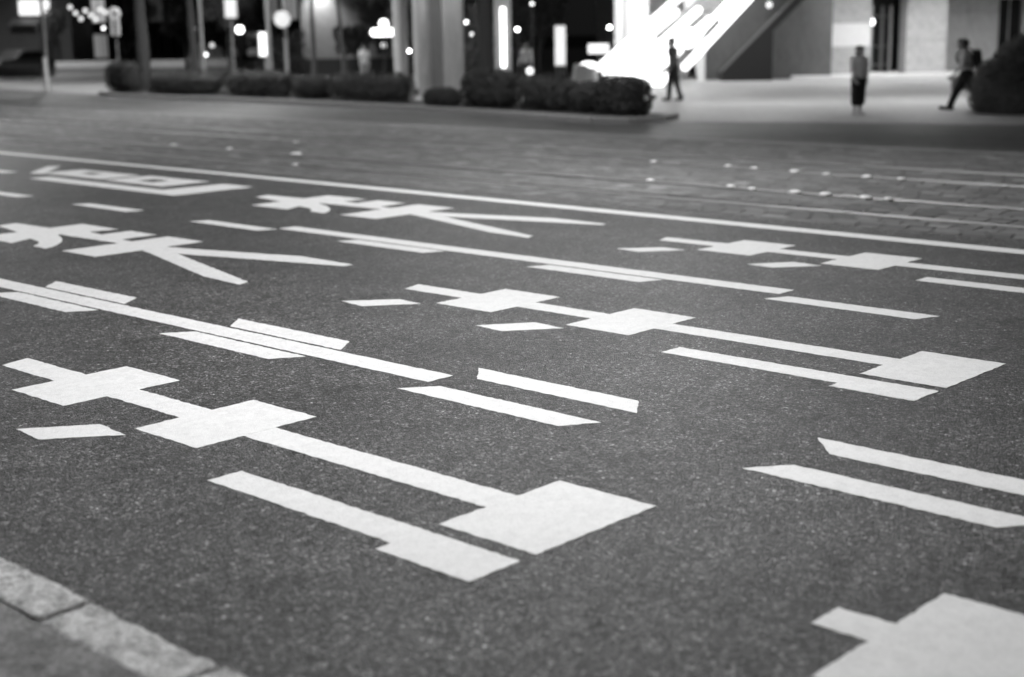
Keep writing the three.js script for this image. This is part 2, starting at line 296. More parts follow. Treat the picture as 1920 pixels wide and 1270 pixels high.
// lamp glints on the rails, put in as round white discs
{
  const glintDisc = (x, z, r, label, group) => { const o = thing('rail_glint', label, 'rail glint', [x, 0, z], 0, group); part('rim', new THREE.CylinderGeometry(r * 1.15, r * 1.25, 0.02, 18).translate(0, 0.008, 0), M.steel, o); part('disc', new THREE.SphereGeometry(r, 18, 10, 0, Math.PI * 2, 0, Math.PI / 2).scale(1, 0.3, 1).translate(0, 0.016, 0), M.glintDisc, o); };
  const G = 'white discs painted as glints on the tram paving', nth = ['leftmost', 'second from left', 'third from left', 'fourth from left', 'fifth from left', 'sixth from left', 'rightmost'];
  [[-14.64, -19.04], [-13.18, -19.1], [-12.64, -19.03], [-11.85, -18.94], [-11.24, -18.86], [-10.56, -18.85], [-10.01, -18.86]].forEach(([x, z], i) => glintDisc(x, z, i === 3 || i === 5 ? 0.075 : 0.06, `painted rail glint as a small white disc in the farther row of the tram paving, ${nth[i]}`, G));
  [[-12.86, -16.65], [-11.45, -16.66], [-11.02, -16.55], [-10.34, -16.55], [-9.88, -16.56], [-9.28, -16.54], [-8.96, -16.55]].forEach(([x, z], i) => glintDisc(x, z, i > 2 && i < 6 ? 0.08 : 0.06, `painted rail glint as a small white disc in the nearer row of the tram paving, ${nth[i]}`, G));
  [['leftmost of two painted pale glints in the tram paving at left', 0.07], ['right one of two painted pale glints in the tram paving at left', 0.07], ['topmost of three painted pale glints one above another, left', 0.06], ['brightest middle painted glint of three one above another, left', 0.11], ['lowest of three painted pale glints one above another, left', 0.06]].forEach(([label, r], i) => glintDisc(...[[-25.2, -16.71], [-23.36, -16.77], [-23.51, -18.54], [-21.2, -16.71], [-19.47, -15.31]][i], r, label, G));
}

// ---------------------------------------------------------------- plaza, planter kerb
const front = [[-62, -31.4], [-50.3, -30.2], [-47, -28.6], [-40, -29.2], [-30, -28.3], [-25, -27.2], [-22.2, -26.5], [-21.2, -26.7], [-20.2, -27.6], [-17.5, -28.9], [-14, -29.9], [-9, -31.5], [2, -36]];
struct('plaza', sheet([...front, [60, -75], [20, -130], [-190, -130], [-190, -48], [-110, -40]], 0.0), M.plaza).position.y = 0.012;
{
  const planter = new THREE.Group(); planter.name = 'planter_bed'; planter.userData.kind = 'structure'; scene.add(planter);
  const line = [[-50.0, -30.0], [-47, -29.0], [-40, -29.0], [-30, -28.15], [-25, -27.2], [-22.2, -26.55], [-21.2, -26.75], [-20.9, -27.5], [-21.3, -28.6]];
  part('soil', sheet([...line, [-25, -29.6], [-31, -30.8], [-40, -31.6], [-50, -32.4]], 0.11), M.soil, planter);
  for (let i = 0; i + 1 < line.length; i++) {
    const [ax, az] = line[i], [bx, bz] = line[i + 1], L = Math.hypot(bx - ax, bz - az), n = Math.max(1, Math.round(L / 1.0)), g = new RoundedBoxGeometry(L / n - 0.02, 0.16, 0.17, 2, 0.02);
    for (let k = 0; k < n; k++) { const t = (k + 0.5) / n, o = part('kerbstone', g, M.stoneMid, planter); o.position.set(ax + (bx - ax) * t, 0.06, az + (bz - az) * t); o.rotation.y = -Math.atan2(bz - az, bx - ax); }
  }
}

// ---------------------------------------------------------------- hedges and trees
function leafMass(n, place, size) { // n small bent leaves; place() gives a point and an outward direction
  const pos = [], nor = [], v = new THREE.Vector3(), a = new THREE.Vector3(), b = new THREE.Vector3(), nn = new THREE.Vector3();
  for (let i = 0; i < n; i++) {
    const [p, o] = place(); nn.set(o[0] + rr(-0.9, 0.9), o[1] + rr(-0.9, 0.9), o[2] + rr(-0.9, 0.9)).normalize();
    a.set(rr(-1, 1), rr(-1, 1), rr(-1, 1)).cross(nn).normalize(); b.crossVectors(nn, a);
    const L = size * rr(0.7, 1.3), W = L * 0.5, P = (s, t, h) => v.set(p[0], p[1], p[2]).addScaledVector(a, s * L).addScaledVector(b, t * W).addScaledVector(nn, h * L).toArray();
    const q = [P(-0.5, 0, 0), P(0, -0.5, 0.12), P(0.5, 0, 0), P(0, 0.5, 0.12)];
    pos.push(...q[0], ...q[1], ...q[2], ...q[0], ...q[2], ...q[3]); for (let k = 0; k < 6; k++) nor.push(nn.x, nn.y, nn.z);
  }
  const g = new THREE.BufferGeometry(); g.setAttribute('position', new THREE.BufferAttribute(new Float32Array(pos), 3)); g.setAttribute('normal', new THREE.BufferAttribute(new Float32Array(nor), 3)); return g;
}
function hedge(label, x0, z0, x1, z1, h, depth, leaves, round = 0.3) { // front bottom corners of a clipped bush
  const L = Math.hypot(x1 - x0, z1 - z0), turn = -Math.atan2(z1 - z0, x1 - x0), nx = Math.sin(turn), nz = Math.cos(turn);
  const o = thing('clipped_bush', label, 'bush', [(x0 + x1) / 2 - nx * depth / 2, 0.08, (z0 + z1) / 2 - nz * depth / 2], turn, 'clipped bushes along the far side of the street');
  const A = L / 2, B = h / 2, C = depth / 2, r = Math.min(round, A * 0.95, B * 0.95, C * 0.95), bumpy = [tileNoise(9), tileNoise(23)];
  const skin = (s) => { // a point on the rounded box, pushed in and out unevenly
    let p; do { p = [rr(-1, 1), rr(-1, 1), rr(-1, 1)]; } while (Math.hypot(...p) > 1);
    const ax = [p[0] * A * 1.2, p[1] * B * 1.2, p[2] * C * 1.2], k = Math.floor(rnd() * 3);
    const face = rnd() < A * C / (A * C + A * B + B * C) ? 1 : rnd() < A / (A + C) ? 2 : 0; ax[face] = (rnd() < 0.5 ? -1 : 1) * [A, B, C][face];
    const q = [Math.max(-A + r, Math.min(A - r, ax[0])), Math.max(-B + r, Math.min(B - r, ax[1])), Math.max(-C + r, Math.min(C - r, ax[2]))], d = [ax[0] - q[0], ax[1] - q[1], ax[2] - q[2]], m = Math.hypot(...d) || 1, n = d.map((e) => e / m);
    const w = 0.16 * (bumpy[0]((q[0] / L + 0.5) % 1, (Math.atan2(q[1], q[2]) / 6.3 + 0.5) % 1) - 0.5) + 0.08 * (bumpy[1]((q[0] / L + 0.5) % 1, (Math.atan2(q[1], q[2]) / 6.3 + 0.5) % 1) - 0.5) - Math.pow(rnd(), 2) * 0.16;
    return [[q[0] + n[0] * (r + w * s), q[1] + n[1] * (r + w * s) + B, q[2] + n[2] * (r + w * s)], n];
  };
  part('foliage', leafMass(leaves, () => skin(1), 0.075), M.leaf, o);
  part('inner_twigs', new RoundedBoxGeometry(L - 0.3, h - 0.22, depth - 0.3, 4, Math.min(r, (h - 0.22) * 0.45)).translate(0, B, 0), M.leafCore, o);
  for (const s of [-0.3, 0.05, 0.33]) part('stem', tube([s * L, -0.1, 0], [s * L * 1.1, 0.3, 0.05], 0.03, 0.02, 6), M.stem, o);
  return o;
}
hedge('tall narrow clipped bush before the leftmost tree trunk of the row', -50.07, -30.12, -47.93, -29.88, 1.2, 0.85, 5000, 0.45);
hedge('long clipped bush just right of the wide left tree trunk', -46.47, -29.6, -42.23, -29.7, 0.86, 0.85, 7000, 0.34);
hedge('long clipped bush below the lit pole, left of the short one', -41.67, -29.54, -38.33, -29.81, 0.93, 0.85, 6000, 0.34);
hedge('short clipped bush between two long ones', -37.87, -29.64, -36.33, -29.71, 0.78, 0.85, 4000, 0.34);
hedge('long clipped bush left of the pale column', -36.17, -29.66, -32.13, -29.34, 0.9, 0.85, 7000, 0.34);
hedge('small round bush at the foot of the pale columns', -30.6, -28.7, -29.4, -28.55, 0.5, 0.8, 3500, 0.3);
hedge('dark square bush right of the small round one', -29.15, -28.7, -26.85, -28.35, 1.02, 0.8, 7000, 0.34);
hedge('dark bush in the middle of the right end of the row', -26.62, -28.38, -24.43, -27.97, 0.88, 0.85, 6500, 0.34);
hedge('narrow bush squeezed in before the end of the row', -24.52, -28.04, -23.33, -27.76, 0.76, 0.85, 4500, 0.34);
hedge('clipped bush at the right end of the row beside the bright plaza', -23.35, -27.75, -21.75, -27.35, 0.95, 0.85, 7500, 0.3);
hedge('low dark hedge at the left edge beyond the side street', -76.66, -36.14, -70.04, -38.46, 0.8, 1.6, 6000, 0.25);
{ // the big shrub at the right edge
  const c = site(13.15, 35.6), o = thing('dark_shrub', 'big unlit dark shrub at the right edge behind the walking man', 'shrub', c, TURN);
  const lumps = [[-0.9, 0.55, 0.0, 0.9], [-0.2, 0.9, -0.2, 1.05], [0.55, 1.35, -0.2, 1.15], [1.5, 1.7, -0.3, 1.4], [-0.75, 0.25, 0.35, 0.75], [0.6, 0.5, 0.3, 1.0], [1.7, 0.7, 0.3, 1.0]];
  part('foliage', leafMass(15000, () => { const L = lumps[Math.floor(rnd() * lumps.length)], n = new THREE.Vector3(rr(-1, 1), rr(-1, 1), rr(-1, 1)).normalize(), r = L[3] * (1 - 0.1 * rnd() * rnd()); return [[L[0] + n.x * r, Math.max(0.02, L[1] + n.y * r), L[2] + n.z * r], n.toArray()]; }, 0.09), M.leaf, o);
  part('inner_twigs', geoms(lumps.map((l) => new THREE.IcosahedronGeometry(l[3] * 0.92, 3).translate(l[0], l[1], l[2]))), M.leafCore, o);
  part('stem', tube([0, -0.1, 0], [0.1, 0.6, 0], 0.07, 0.05), M.stem, o);
}
function tree(label, u, d, r, h, lean, crownR) {
  const o = thing('street_tree', label, 'tree', site(u, d), TURN, 'trees along the planting strip');
  const pts = []; for (let i = 0; i <= 12; i++) { const t = i / 12; pts.push(new THREE.Vector3(lean * t * t + 0.02 * Math.sin(t * 7), t * h, 0.05 * Math.cos(t * 5))); }
  const curve = new THREE.CatmullRomCurve3(pts), g = new THREE.TubeGeometry(curve, 28, 1, 14), p = g.attributes.position, uv = g.attributes.uv, v = new THREE.Vector3(), c = new THREE.Vector3();
  for (let i = 0; i < p.count; i++) { const t = uv.getX(i); curve.getPointAt(Math.min(1, t), c); v.fromBufferAttribute(p, i).sub(c); const w = r * (1 - 0.35 * t + 0.5 * Math.exp(-t * h * 3)) * (1 + 0.06 * Math.sin(uv.getY(i) * 31 + t * 9)); v.multiplyScalar(w).add(c); p.setXYZ(i, v.x, v.y, v.z); uv.setXY(i, uv.getY(i) * r * 6, t * h); }
  g.computeVertexNormals(); const trunk = part('trunk', g, M.bark, o), limbs = [];
  for (let i = 0; i < 5; i++) { const a = i * 1.3 + u, e = [lean + Math.cos(a) * crownR * 0.6, h + rr(0.6, 1.8), Math.sin(a) * crownR * 0.6]; part('limb', tube([lean * 0.95, h * 0.97, 0], e, r * 0.4, r * 0.14, 8), M.bark, trunk); limbs.push(e); }
  part('crown', leafMass(4200, () => { const L = limbs[Math.floor(rnd() * 5)], n = new THREE.Vector3(rr(-1, 1), rr(-1, 1), rr(-1, 1)).normalize(), q = crownR * 0.62 * Math.cbrt(rnd()); return [[L[0] + n.x * q, L[1] + 0.3 + n.y * q * 0.8, L[2] + n.z * q], n.toArray()]; }, 0.2), M.leaf, o);
}
tree('wide straight tree trunk near the left, rising behind the hedge', -14.15, 56.5, 0.27, 5.0, 0.0, 2.0);
tree('thin dark tree trunk left of the bright light pole', -12.5, 58, 0.16, 5.0, -0.05, 1.7);
tree('dark tree trunk between the pale columns and the glowing strip', -0.62, 42.5, 0.22, 5.0, -0.05, 1.9);
tree('slim leaning sapling trunk left of the pale columns', -6.3, 56, 0.10, 4.4, -0.25, 1.2);
tree('slim grey trunk right of the round sign pole', -8.0, 60, 0.11, 4.6, 0.05, 1.3);

// ---------------------------------------------------------------- street lamps
function streetLamp(label, x, z, ax, az, h, cd, group) { // pole at x, z with an arm reaching to ax, az
  const o = thing('street_lamp', label, 'street lamp', [x, 0, z], 0, group), dx = ax - x, dz = az - z, L = Math.hypot(dx, dz), ang = Math.atan2(-dz, dx);
  part('pole', geoms([tube([0, 0, 0], [0, h - 0.3, 0], 0.085, 0.055, 14), tube([0, 0, 0], [0, 0.5, 0], 0.13, 0.11, 14)]), M.steel, o);
  part('arm', tube([0, h - 0.35, 0], [dx, h + 0.12, dz], 0.05, 0.035), M.steel, o);
  const head = part('lamp_head', new RoundedBoxGeometry(0.8, 0.13, 0.34, 3, 0.05), M.greyPaint, o); head.position.set(dx, h + 0.12, dz); head.rotation.y = ang;
  const lens = part('lens', new THREE.BoxGeometry(0.62, 0.02, 0.26).translate(0, -0.076, 0), glow(6), head);
  const s = new THREE.SpotLight(0xffffff, cd, 0, 1.35, 0.5, 2); s.position.set(dx, h - 0.02, dz); s.target.position.set(dx, 0, dz); s.castShadow = true; s.shadow.radius = 14; o.add(s, s.target);
}
streetLamp('street lamp on the near pavement lighting the nearest lanes', -7.2, -1.3, -6.5, -6.0, 7.2, 200, 'street lamps');
streetLamp('street lamp on the near pavement far to the left', -30, -1.3, -29.4, -5.2, 8.5, 260, 'street lamps');
streetLamp('street lamp on the near pavement left of the nearest one', -18.5, -1.3, -18, -5.6, 8.5, 130, 'street lamps');
{ const p = site(-35, 88), q = site(-30, 86); streetLamp('added unseen street lamp far away beyond the left edge', p[0], p[2], q[0], q[2], 8.5, 260, 'street lamps'); }  // added out of view to brighten the low wall of the side street
streetLamp('street lamp on the near pavement to the right', 13, -1.3, 12, -5.2, 8.5, 25, 'street lamps');
{ const p = site(-8.35, 55); streetLamp('slim lamp pole with a round sign behind the hedge', p[0], p[2], p[0] + 1.2, p[2] + 4.0, 8.5, 420, 'street lamps'); }
{ const p = site(-11.93, 57); streetLamp('brightly lit lamp pole left of centre of the hedge', p[0], p[2], p[0] - 3.0, p[2] - 3.5, 8.5, 420, 'street lamps'); }

{ const p = site(-19.35, 61), q = site(-20.5, 66); streetLamp('thin grey lamp pole at the corner of the side street, far left', p[0], p[2], q[0], q[2], 8.5, 230, 'street lamps'); }
function hangingLamp(label, a, b, x, z, y, cd) { // a lamp on a wire between two poles, above the frame
  const o = thing('hanging_lamp', label, 'street lamp', [x, 0, z], 0, 'lamps hung above the tram tracks'), A = [a[0] - x, y + 0.5, a[1] - z], B = [b[0] - x, y + 0.5, b[1] - z];
  for (const P of [A, B]) part('pole', tube([P[0], 0, P[2]], [P[0], P[1] + 0.2, P[2]], 0.1, 0.07, 12), M.steel, o);
  part('wire', geoms([tube(A, [0, y + 0.25, 0], 0.008, 0.008, 6), tube(B, [0, y + 0.25, 0], 0.008, 0.008, 6)]), M.dark, o);
  const head = part('lamp_head', new THREE.LatheGeometry([[0, 0.25], [0.06, 0.25], [0.09, 0.12], [0.3, 0.03], [0.33, 0], [0.3, 0.01]].map((p) => new THREE.Vector2(...p)), 24).translate(0, y, 0), M.greyPaint, o);
  part('lens', new THREE.CylinderGeometry(0.27, 0.27, 0.03, 24).translate(0, y + 0.005, 0), glow(6), head);
  const s = new THREE.SpotLight(0xffffff, cd, 0, 1.4, 0.5, 2); s.position.set(0, y - 0.04, 0); s.target.position.set(0, 0, 0); s.castShadow = true; s.shadow.radius = 12; o.add(s, s.target);
}
hangingLamp('lamp hung on a wire above the tram tracks, nearer one', [-13, -1.0], [-12.6, -35], -13, -16.6, 8.6, 400);
hangingLamp('lamp hung on a wire above the tram tracks, farther one', [-33, -1.0], site(-8.9, 54.5).filter((_, i) => i !== 1), -37, -17.5, 8.6, 420);
hangingLamp('added unseen lamp on a wire above the far lanes before the plaza', [-22, -1.0], site(-0.62, 43.3).filter((_, i) => i !== 1), -24.5, -25.2, 8.6, 240);  // unseen lamp with a hidden pole, added to light the people from the front

// ---------------------------------------------------------------- the building on the plaza; local x = u - 14, z = 62 - d
{
  const B = thing('entrance_building', 'pale stone building front with square columns, steps and dark door bays', 'building', site(14, 62), TURN);
  const X = (u) => u - 14, Z = (d) => 62 - d;
  const blocks = (u0, u1, d, depth, rows, m0, mAlt) => { const col = part('column', box(X(u0) + 0.02, X(u1) - 0.02, -0.1, 5.2, Z(d) - depth + 0.02, Z(d) - 0.02), M.stoneDark, B); rows.forEach(([y0, y1, alt]) => part('stone_block', box(X(u0), X(u1), y0 + 0.006, y1 - 0.006, Z(d) - depth, Z(d), 0.012), alt ? mAlt : m0, col)); };
  const W = (u0, u1, y0, y1, d, m, n = 1) => { const w = part('wall', box(X(u0), X(u1), y0, y1, Z(d) - 0.4, Z(d) - 0.03), M.stoneDark, B); for (let i = 0; i < n; i++) for (const [a, b] of [[y0, y0 + (y1 - y0) * 0.5], [y0 + (y1 - y0) * 0.5, y1]]) part('wall_panel', box(X(u0 + (u1 - u0) * i / n) + 0.008, X(u0 + (u1 - u0) * (i + 1) / n) - 0.008, a + 0.008, b - 0.008, Z(d) - 0.05, Z(d) + rr(0, 0.006), 0.006), m, w); return w; };
  W(8.25, 13.6, 0, 5.2, 60.9, M.stoneDark, 4);
  W(18.75, 21.45, 0.15, 5.2, 63.6, M.stoneMid, 2);
  W(22.45, 30, 0.15, 5.2, 63.6, M.stoneMid, 5);
  blocks(13.55, 15.5, 62, 1.2, [[0.1, 1.28], [1.28, 2.26, 1], [2.26, 3.5], [3.5, 5.2]], M.stone, M.white);
  blocks(17.0, 18.72, 62, 1.2, [[0.1, 1.5], [1.5, 3.1], [3.1, 5.2]], M.stone, M.stone);
  blocks(26, 27.8, 62, 1.2, [[0.1, 1.5], [1.5, 3.1], [3.1, 5.2]], M.stone, M.stone);
  const step = part('steps', box(X(11.9), X(30), -0.2, -0.05, Z(62), Z(60.45)), M.stoneMid, B);
  for (let i = 0; i < 12; i++) part('stone_slab', box(X(11.9 + i * 1.5) + 0.006, X(13.4 + i * 1.5) - 0.006, -0.1, 0.13, Z(66), Z(60.5) + rr(0, 0.01), 0.015), M.white, step);
  const door = part('door', box(X(15.5), X(17.0), 0.13, 5.2, Z(64.6), Z(64.5)), M.dark, B);
  for (const u of [15.6, 16.1, 16.55, 16.93]) part('door_frame', box(X(u) - 0.05, X(u) + 0.05, 0.13, 3.0, Z(64.4), Z(64.3)), u > 16.8 ? M.white : M.steel, door);
  for (const y of [0.4, 1.2, 2.5]) part('door_rail', box(X(15.5), X(17.0), y, y + 0.08, Z(64.38), Z(64.32)), M.greyPaint, door);
  for (const [a, b] of [[15.65, 16.05], [16.15, 16.5], [16.6, 16.88]]) part('door_pane', box(X(a), X(b), 0.2, 2.9, Z(64.36), Z(64.34)), M.glass, door);
  const win = part('window', box(X(21.45), X(22.45), 0.9, 3.2, Z(63.9), Z(63.85)), M.darkGlass, B);
  part('window_frame', geoms([box(X(21.45), X(22.45), 0.82, 0.9, Z(63.95), Z(63.55)), box(X(21.93), X(21.97), 0.9, 3.2, Z(63.85), Z(63.8)), box(X(21.45), X(22.45), 3.2, 5.2, Z(63.95), Z(63.6)), box(X(21.45), X(22.45), 0.13, 0.82, Z(63.95), Z(63.6))]), M.stoneMid, win);
  const roof = part('canopy', box(X(3.2), X(31), 5.2, 5.6, Z(72), Z(40.4)), M.stoneMid, B);
  part('upper_wall', box(X(3.2), X(31), 5.6, 16, Z(72), Z(61.5)), M.stoneDark, B);
  part('back_wall', box(X(4.4), X(31), 0, 5.2, Z(71.6), Z(71.2)), M.stoneDark, B);
  for (const [u, d, cd] of [[9.4, 57, 60], [12, 55, 45], [14.5, 58.8, 110], [17.9, 58.8, 100], [20.6, 59.2, 60], [24.5, 58.5, 60], [9, 50, 26], [14, 50, 26], [19, 50, 26], [7.5, 41.6, 100], [12, 41.6, 105], [16.5, 41.6, 105], [21, 41.6, 80]]) {
    const l = part('downlight', new THREE.CylinderGeometry(0.17, 0.17, 0.03, 20).translate(X(u), 5.185, Z(d)), glow(8), roof);
    const s = new THREE.SpotLight(0xffffff, cd, 0, 1.3, 0.6, 2); s.position.set(X(u), 5.14, Z(d)); s.target.position.set(X(u), 0, Z(d)); s.castShadow = true; s.shadow.radius = 8; B.add(s, s.target);
  }
  // pale wall strips either side of the escalators
  for (const [u0, u1, d] of [[4.6, 5.1, 62.4], [5.1, 6.05, 62.2], [6.05, 8.25, 66]]) part('lit_wall', box(X(u0), X(u1), -0.2, 5.2, Z(d + 0.3), Z(d), 0.01), M.white, B);
  part('wedge_wall', extrude([[X(7.0), 5.2], [X(8.2), 5.2], [X(8.2), 0], [X(7.95), 0]], 0.3, 0.01).translate(0, 0, Z(60.6)), M.white, B);
  // solid outside stair rising to the right
  const st = part('stair', extrude([[X(8.75), 0], [X(8.75), 0.35], [X(10.75), 2.35], [X(12.3), 3.9], [X(12.3), 3.5], [X(10.8), 2.0], [X(10.8), 0]], 1.2, 0.01).translate(0, 0, Z(60.4)), M.black, B);
  part('stair_edge', tube([X(8.7), 0.42, Z(59.15)], [X(12.3), 4.0, Z(59.15)], 0.02), M.greyPaint, st);
  const bar = part('slanted_lamp', tube([X(8.85), 2.42, Z(60.3)], [X(10.2), 3.75, Z(60.3)], 0.13, 0.13, 16), glow(3.5), B);
  const g1 = part('wall_lamp', ball(X(15.95), 2.3, Z(63.9), 0.15), glow(4), B), g2 = part('wall_lamp', ball(X(10.9), 3.05, Z(60.7), 0.12), glow(1.2), B);
}
{ // tall pale columns left of centre, carrying a canopy out of the frame
  const A = thing('arcade', 'group of tall pale columns standing behind the small round bush', 'arcade', site(-2.6, 51), TURN), X = (u) => u + 2.6, Z = (d) => 51 - d;
  const round = (u, d, r, m) => part('column', new THREE.CylinderGeometry(r, r, 5.6, 28).translate(X(u), 2.75, Z(d)), m, A);
  round(-3.95, 54, 0.27, M.stone); round(-2.93, 50, 0.29, M.stone);
  part('pilaster', box(X(-2.66), X(-2.1), 0, 5.55, Z(51), Z(50.45), 0.02), M.stoneMid, A);
  part('column', box(X(-2.22), X(-1.5), 0, 5.55, Z(50.6), Z(49.95), 0.04), M.stone, A);
  part('canopy', box(X(-6), X(1), 5.55, 5.9, Z(60), Z(47.5)), M.stoneDark, A);
  for (const [u, d, cd] of [[-3.6, 48.6, 22], [-1.9, 47.9, 30], [-0.3, 58.5, 110]]) { part('downlight', new THREE.CylinderGeometry(0.16, 0.16, 0.03, 20).translate(X(u), 5.53, Z(d)), glow(8), A); const s = new THREE.SpotLight(0xffffff, cd, 0, 1.35, 0.6, 2); s.position.set(X(u), 5.49, Z(d)); s.target.position.set(X(u), 0, Z(d)); s.castShadow = true; s.shadow.radius = 8; A.add(s, s.target); }
}
{ // brilliant escalators: glowing balustrades that rise to the right from rounded ends
  const E = thing('escalator', 'brilliantly lit bank of escalators rising to the right behind the bushes', 'escalator', site(5.2, 57), TURN), X = (u) => u - 5.2, Z = (d) => 57 - d;
  const cap = (x0, y0, x1, y1, r, z, v, name = 'balustrade') => { const s = new THREE.Shape(), a = Math.atan2(y1 - y0, x1 - x0); s.absarc(x0, y0, r, a + Math.PI / 2, a + Math.PI * 1.5, false); s.absarc(x1, y1, r, a - Math.PI / 2, a + Math.PI / 2, false);
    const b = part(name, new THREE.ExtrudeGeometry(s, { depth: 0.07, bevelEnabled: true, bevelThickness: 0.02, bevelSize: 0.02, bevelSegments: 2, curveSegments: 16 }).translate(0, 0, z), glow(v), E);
    part('handrail', tube([x0 - Math.sin(a) * r, y0 + Math.cos(a) * r, z + 0.04], [x1 - Math.sin(a) * r, y1 + Math.cos(a) * r, z + 0.04], 0.035), M.rubber, b); };
  const k = 0.845;
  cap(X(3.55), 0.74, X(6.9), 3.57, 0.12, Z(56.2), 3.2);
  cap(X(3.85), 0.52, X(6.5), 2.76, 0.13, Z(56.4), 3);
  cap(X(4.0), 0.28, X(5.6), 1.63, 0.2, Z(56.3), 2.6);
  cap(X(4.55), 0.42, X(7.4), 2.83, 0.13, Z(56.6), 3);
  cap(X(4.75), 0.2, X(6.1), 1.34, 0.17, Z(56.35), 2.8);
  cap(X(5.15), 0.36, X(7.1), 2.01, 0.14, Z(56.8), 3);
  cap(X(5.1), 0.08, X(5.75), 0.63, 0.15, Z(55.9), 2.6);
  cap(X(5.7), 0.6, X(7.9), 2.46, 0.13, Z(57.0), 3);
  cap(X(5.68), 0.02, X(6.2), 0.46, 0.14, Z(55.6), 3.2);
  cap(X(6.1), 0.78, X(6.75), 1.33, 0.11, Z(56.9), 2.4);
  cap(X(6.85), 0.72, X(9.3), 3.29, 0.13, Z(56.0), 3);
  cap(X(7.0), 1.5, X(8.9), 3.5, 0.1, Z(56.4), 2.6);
  part('truss', extrude([[X(4.3), 0], [X(5.3), 0], [X(8.6), 3.1], [X(8.6), 3.7], [X(7.9), 3.7]], 0.5).translate(0, 0, Z(58.2)), M.stoneMid, E);
  for (let i = 0; i < 14; i++) part('step', box(X(4.6 + i * 0.26), X(4.92 + i * 0.26), i * 0.215, 0.1 + i * 0.215, Z(57.55), Z(57.0), 0.015), M.steel, E);
  part('newel', new THREE.CylinderGeometry(0.42, 0.5, 0.95, 24).translate(X(2.95), 0.42, Z(55.0)), M.white, E);
  part('newel_lamp', new THREE.SphereGeometry(0.3, 20, 14).scale(1.1, 0.45, 0.6).translate(X(3.05), 0.86, Z(54.75)), glow(3), E);
  const l = new THREE.RectAreaLight(0xffffff, 22, 3.2, 0.5); l.position.set(X(6.3), 4.9, Z(57.2)); l.rotation.x = -Math.PI / 2; E.add(l);  // unseen area lights with glowing panels, added to brighten the white walls
  const l2 = new THREE.RectAreaLight(0xffffff, 60, 4.2, 0.4); l2.position.set(X(6.4), 4.9, Z(60)); l2.rotation.x = -Math.PI / 2; E.add(l2);
  part('added_ceiling_lamp', new THREE.BoxGeometry(4.2, 0.03, 0.4).translate(X(6.4), 4.93, Z(60)), glow(6), E);
  part('added_ceiling_lamp', new THREE.BoxGeometry(3.2, 0.03, 0.5).translate(X(6.3), 4.93, Z(57.2)), glow(6), E);
}

// ---------------------------------------------------------------- signs, lamps and kiosks beyond the hedge
const at = (u, d) => site(u, d);
function post(o, h, r = 0.04, m = M.steel) { part('pole', tube([0, 0, 0], [0, h, 0], r, r * 0.85), m, o); }
{ const o = thing('round_road_sign', 'round grey disc sign on the slim lamp pole behind the hedge', 'sign', site(-8.4, 54.8), TURN); part('sign_disc', new THREE.CylinderGeometry(0.31, 0.31, 0.03, 32).rotateX(Math.PI / 2).translate(0, 2.74, 0.1), M.white, o); part('bracket', box(-0.05, 0.05, 2.6, 2.85, 0.0, 0.09), M.steel, o); }
{ const o = thing('stop_sign_board', 'keyhole shaped pale stop sign with a round head, far left', 'sign', site(-16.6, 62), TURN); post(o, 2.3);
  part('round_plate', geoms([new THREE.TorusGeometry(0.19, 0.075, 10, 28).translate(0, 3.16, 0.05), new THREE.CylinderGeometry(0.17, 0.17, 0.02, 24).rotateX(Math.PI / 2).translate(0, 3.16, 0.03)]), glow(0.28), o);
  part('time_board', box(-0.19, -0.045, 2.25, 2.98, 0.02, 0.06, 0.01), glow(0.28), o); part('time_board', box(0.045, 0.19, 2.25, 2.98, 0.02, 0.06, 0.01), glow(0.28), o); part('dark_strip', box(-0.045, 0.045, 2.25, 3.2, 0.04, 0.075), M.black, o); }
{ const o = thing('bollard', 'white post standing at the street corner, far left', 'bollard', site(-19.1, 60), TURN); part('post', tube([0, 0, 0], [0, 1.36, 0], 0.085, 0.075, 14), M.white, o); part('cap', ball(0, 1.36, 0, 0.078), M.white, o); }
{ const o = thing('bollard_lamp', 'short bollard with a glowing ball top behind the bushes', 'bollard lamp', site(0.8, 52), TURN); part('post', tube([0, 0, 0], [0, 0.6, 0], 0.09, 0.08, 14), M.stone, o); part('globe', ball(0, 0.76, 0, 0.13), glow(1.6), o); }
function globeLamp(label, u, d, y, r, v) { const o = thing('globe_lamp', label, 'lamp', site(u, d), TURN, 'small round lamps glowing beyond the hedge'); post(o, y - r * 0.8, 0.035, M.dark); part('globe', ball(0, y, 0, r), glow(v), o); part('collar', tube([0, y - r - 0.06, 0], [0, y - r * 0.7, 0], 0.06, 0.08), M.dark, o); }
globeLamp('small round lamp at far left under the white shop sign', -35.8, 110, 2.9, 0.088, 6.6);
globeLamp('round lamp beside the keyhole shaped sign', -27.6, 100, 2.78, 0.088, 6.6);
globeLamp('bright lamp behind the pale figure left of the columns', -6.5, 66, 1.56, 0.072, 11.0);
globeLamp('bright lamp between the first and second pale columns', -3.63, 54, 1.5, 0.055, 13.2);
globeLamp('upper of two lamps right of the pale columns', -1.65, 60, 2.54, 0.061, 13.2);
globeLamp('lower, dimmer of two lamps right of the pale columns', -1.44, 60, 2.05, 0.061, 4.4);
globeLamp('round lamp right of the glowing vertical strip', 0.44, 62, 2.22, 0.077, 13.2);
globeLamp('dim round lamp near the top edge, centre', 1.08, 62, 3.27, 0.072, 2.9);
globeLamp('round lamp left of the brilliant escalators', 4.5, 64, 2.24, 0.083, 13.2);
globeLamp('wide bright lamp near the square light box', -13.72, 75, 2.45, 0.2, 6);
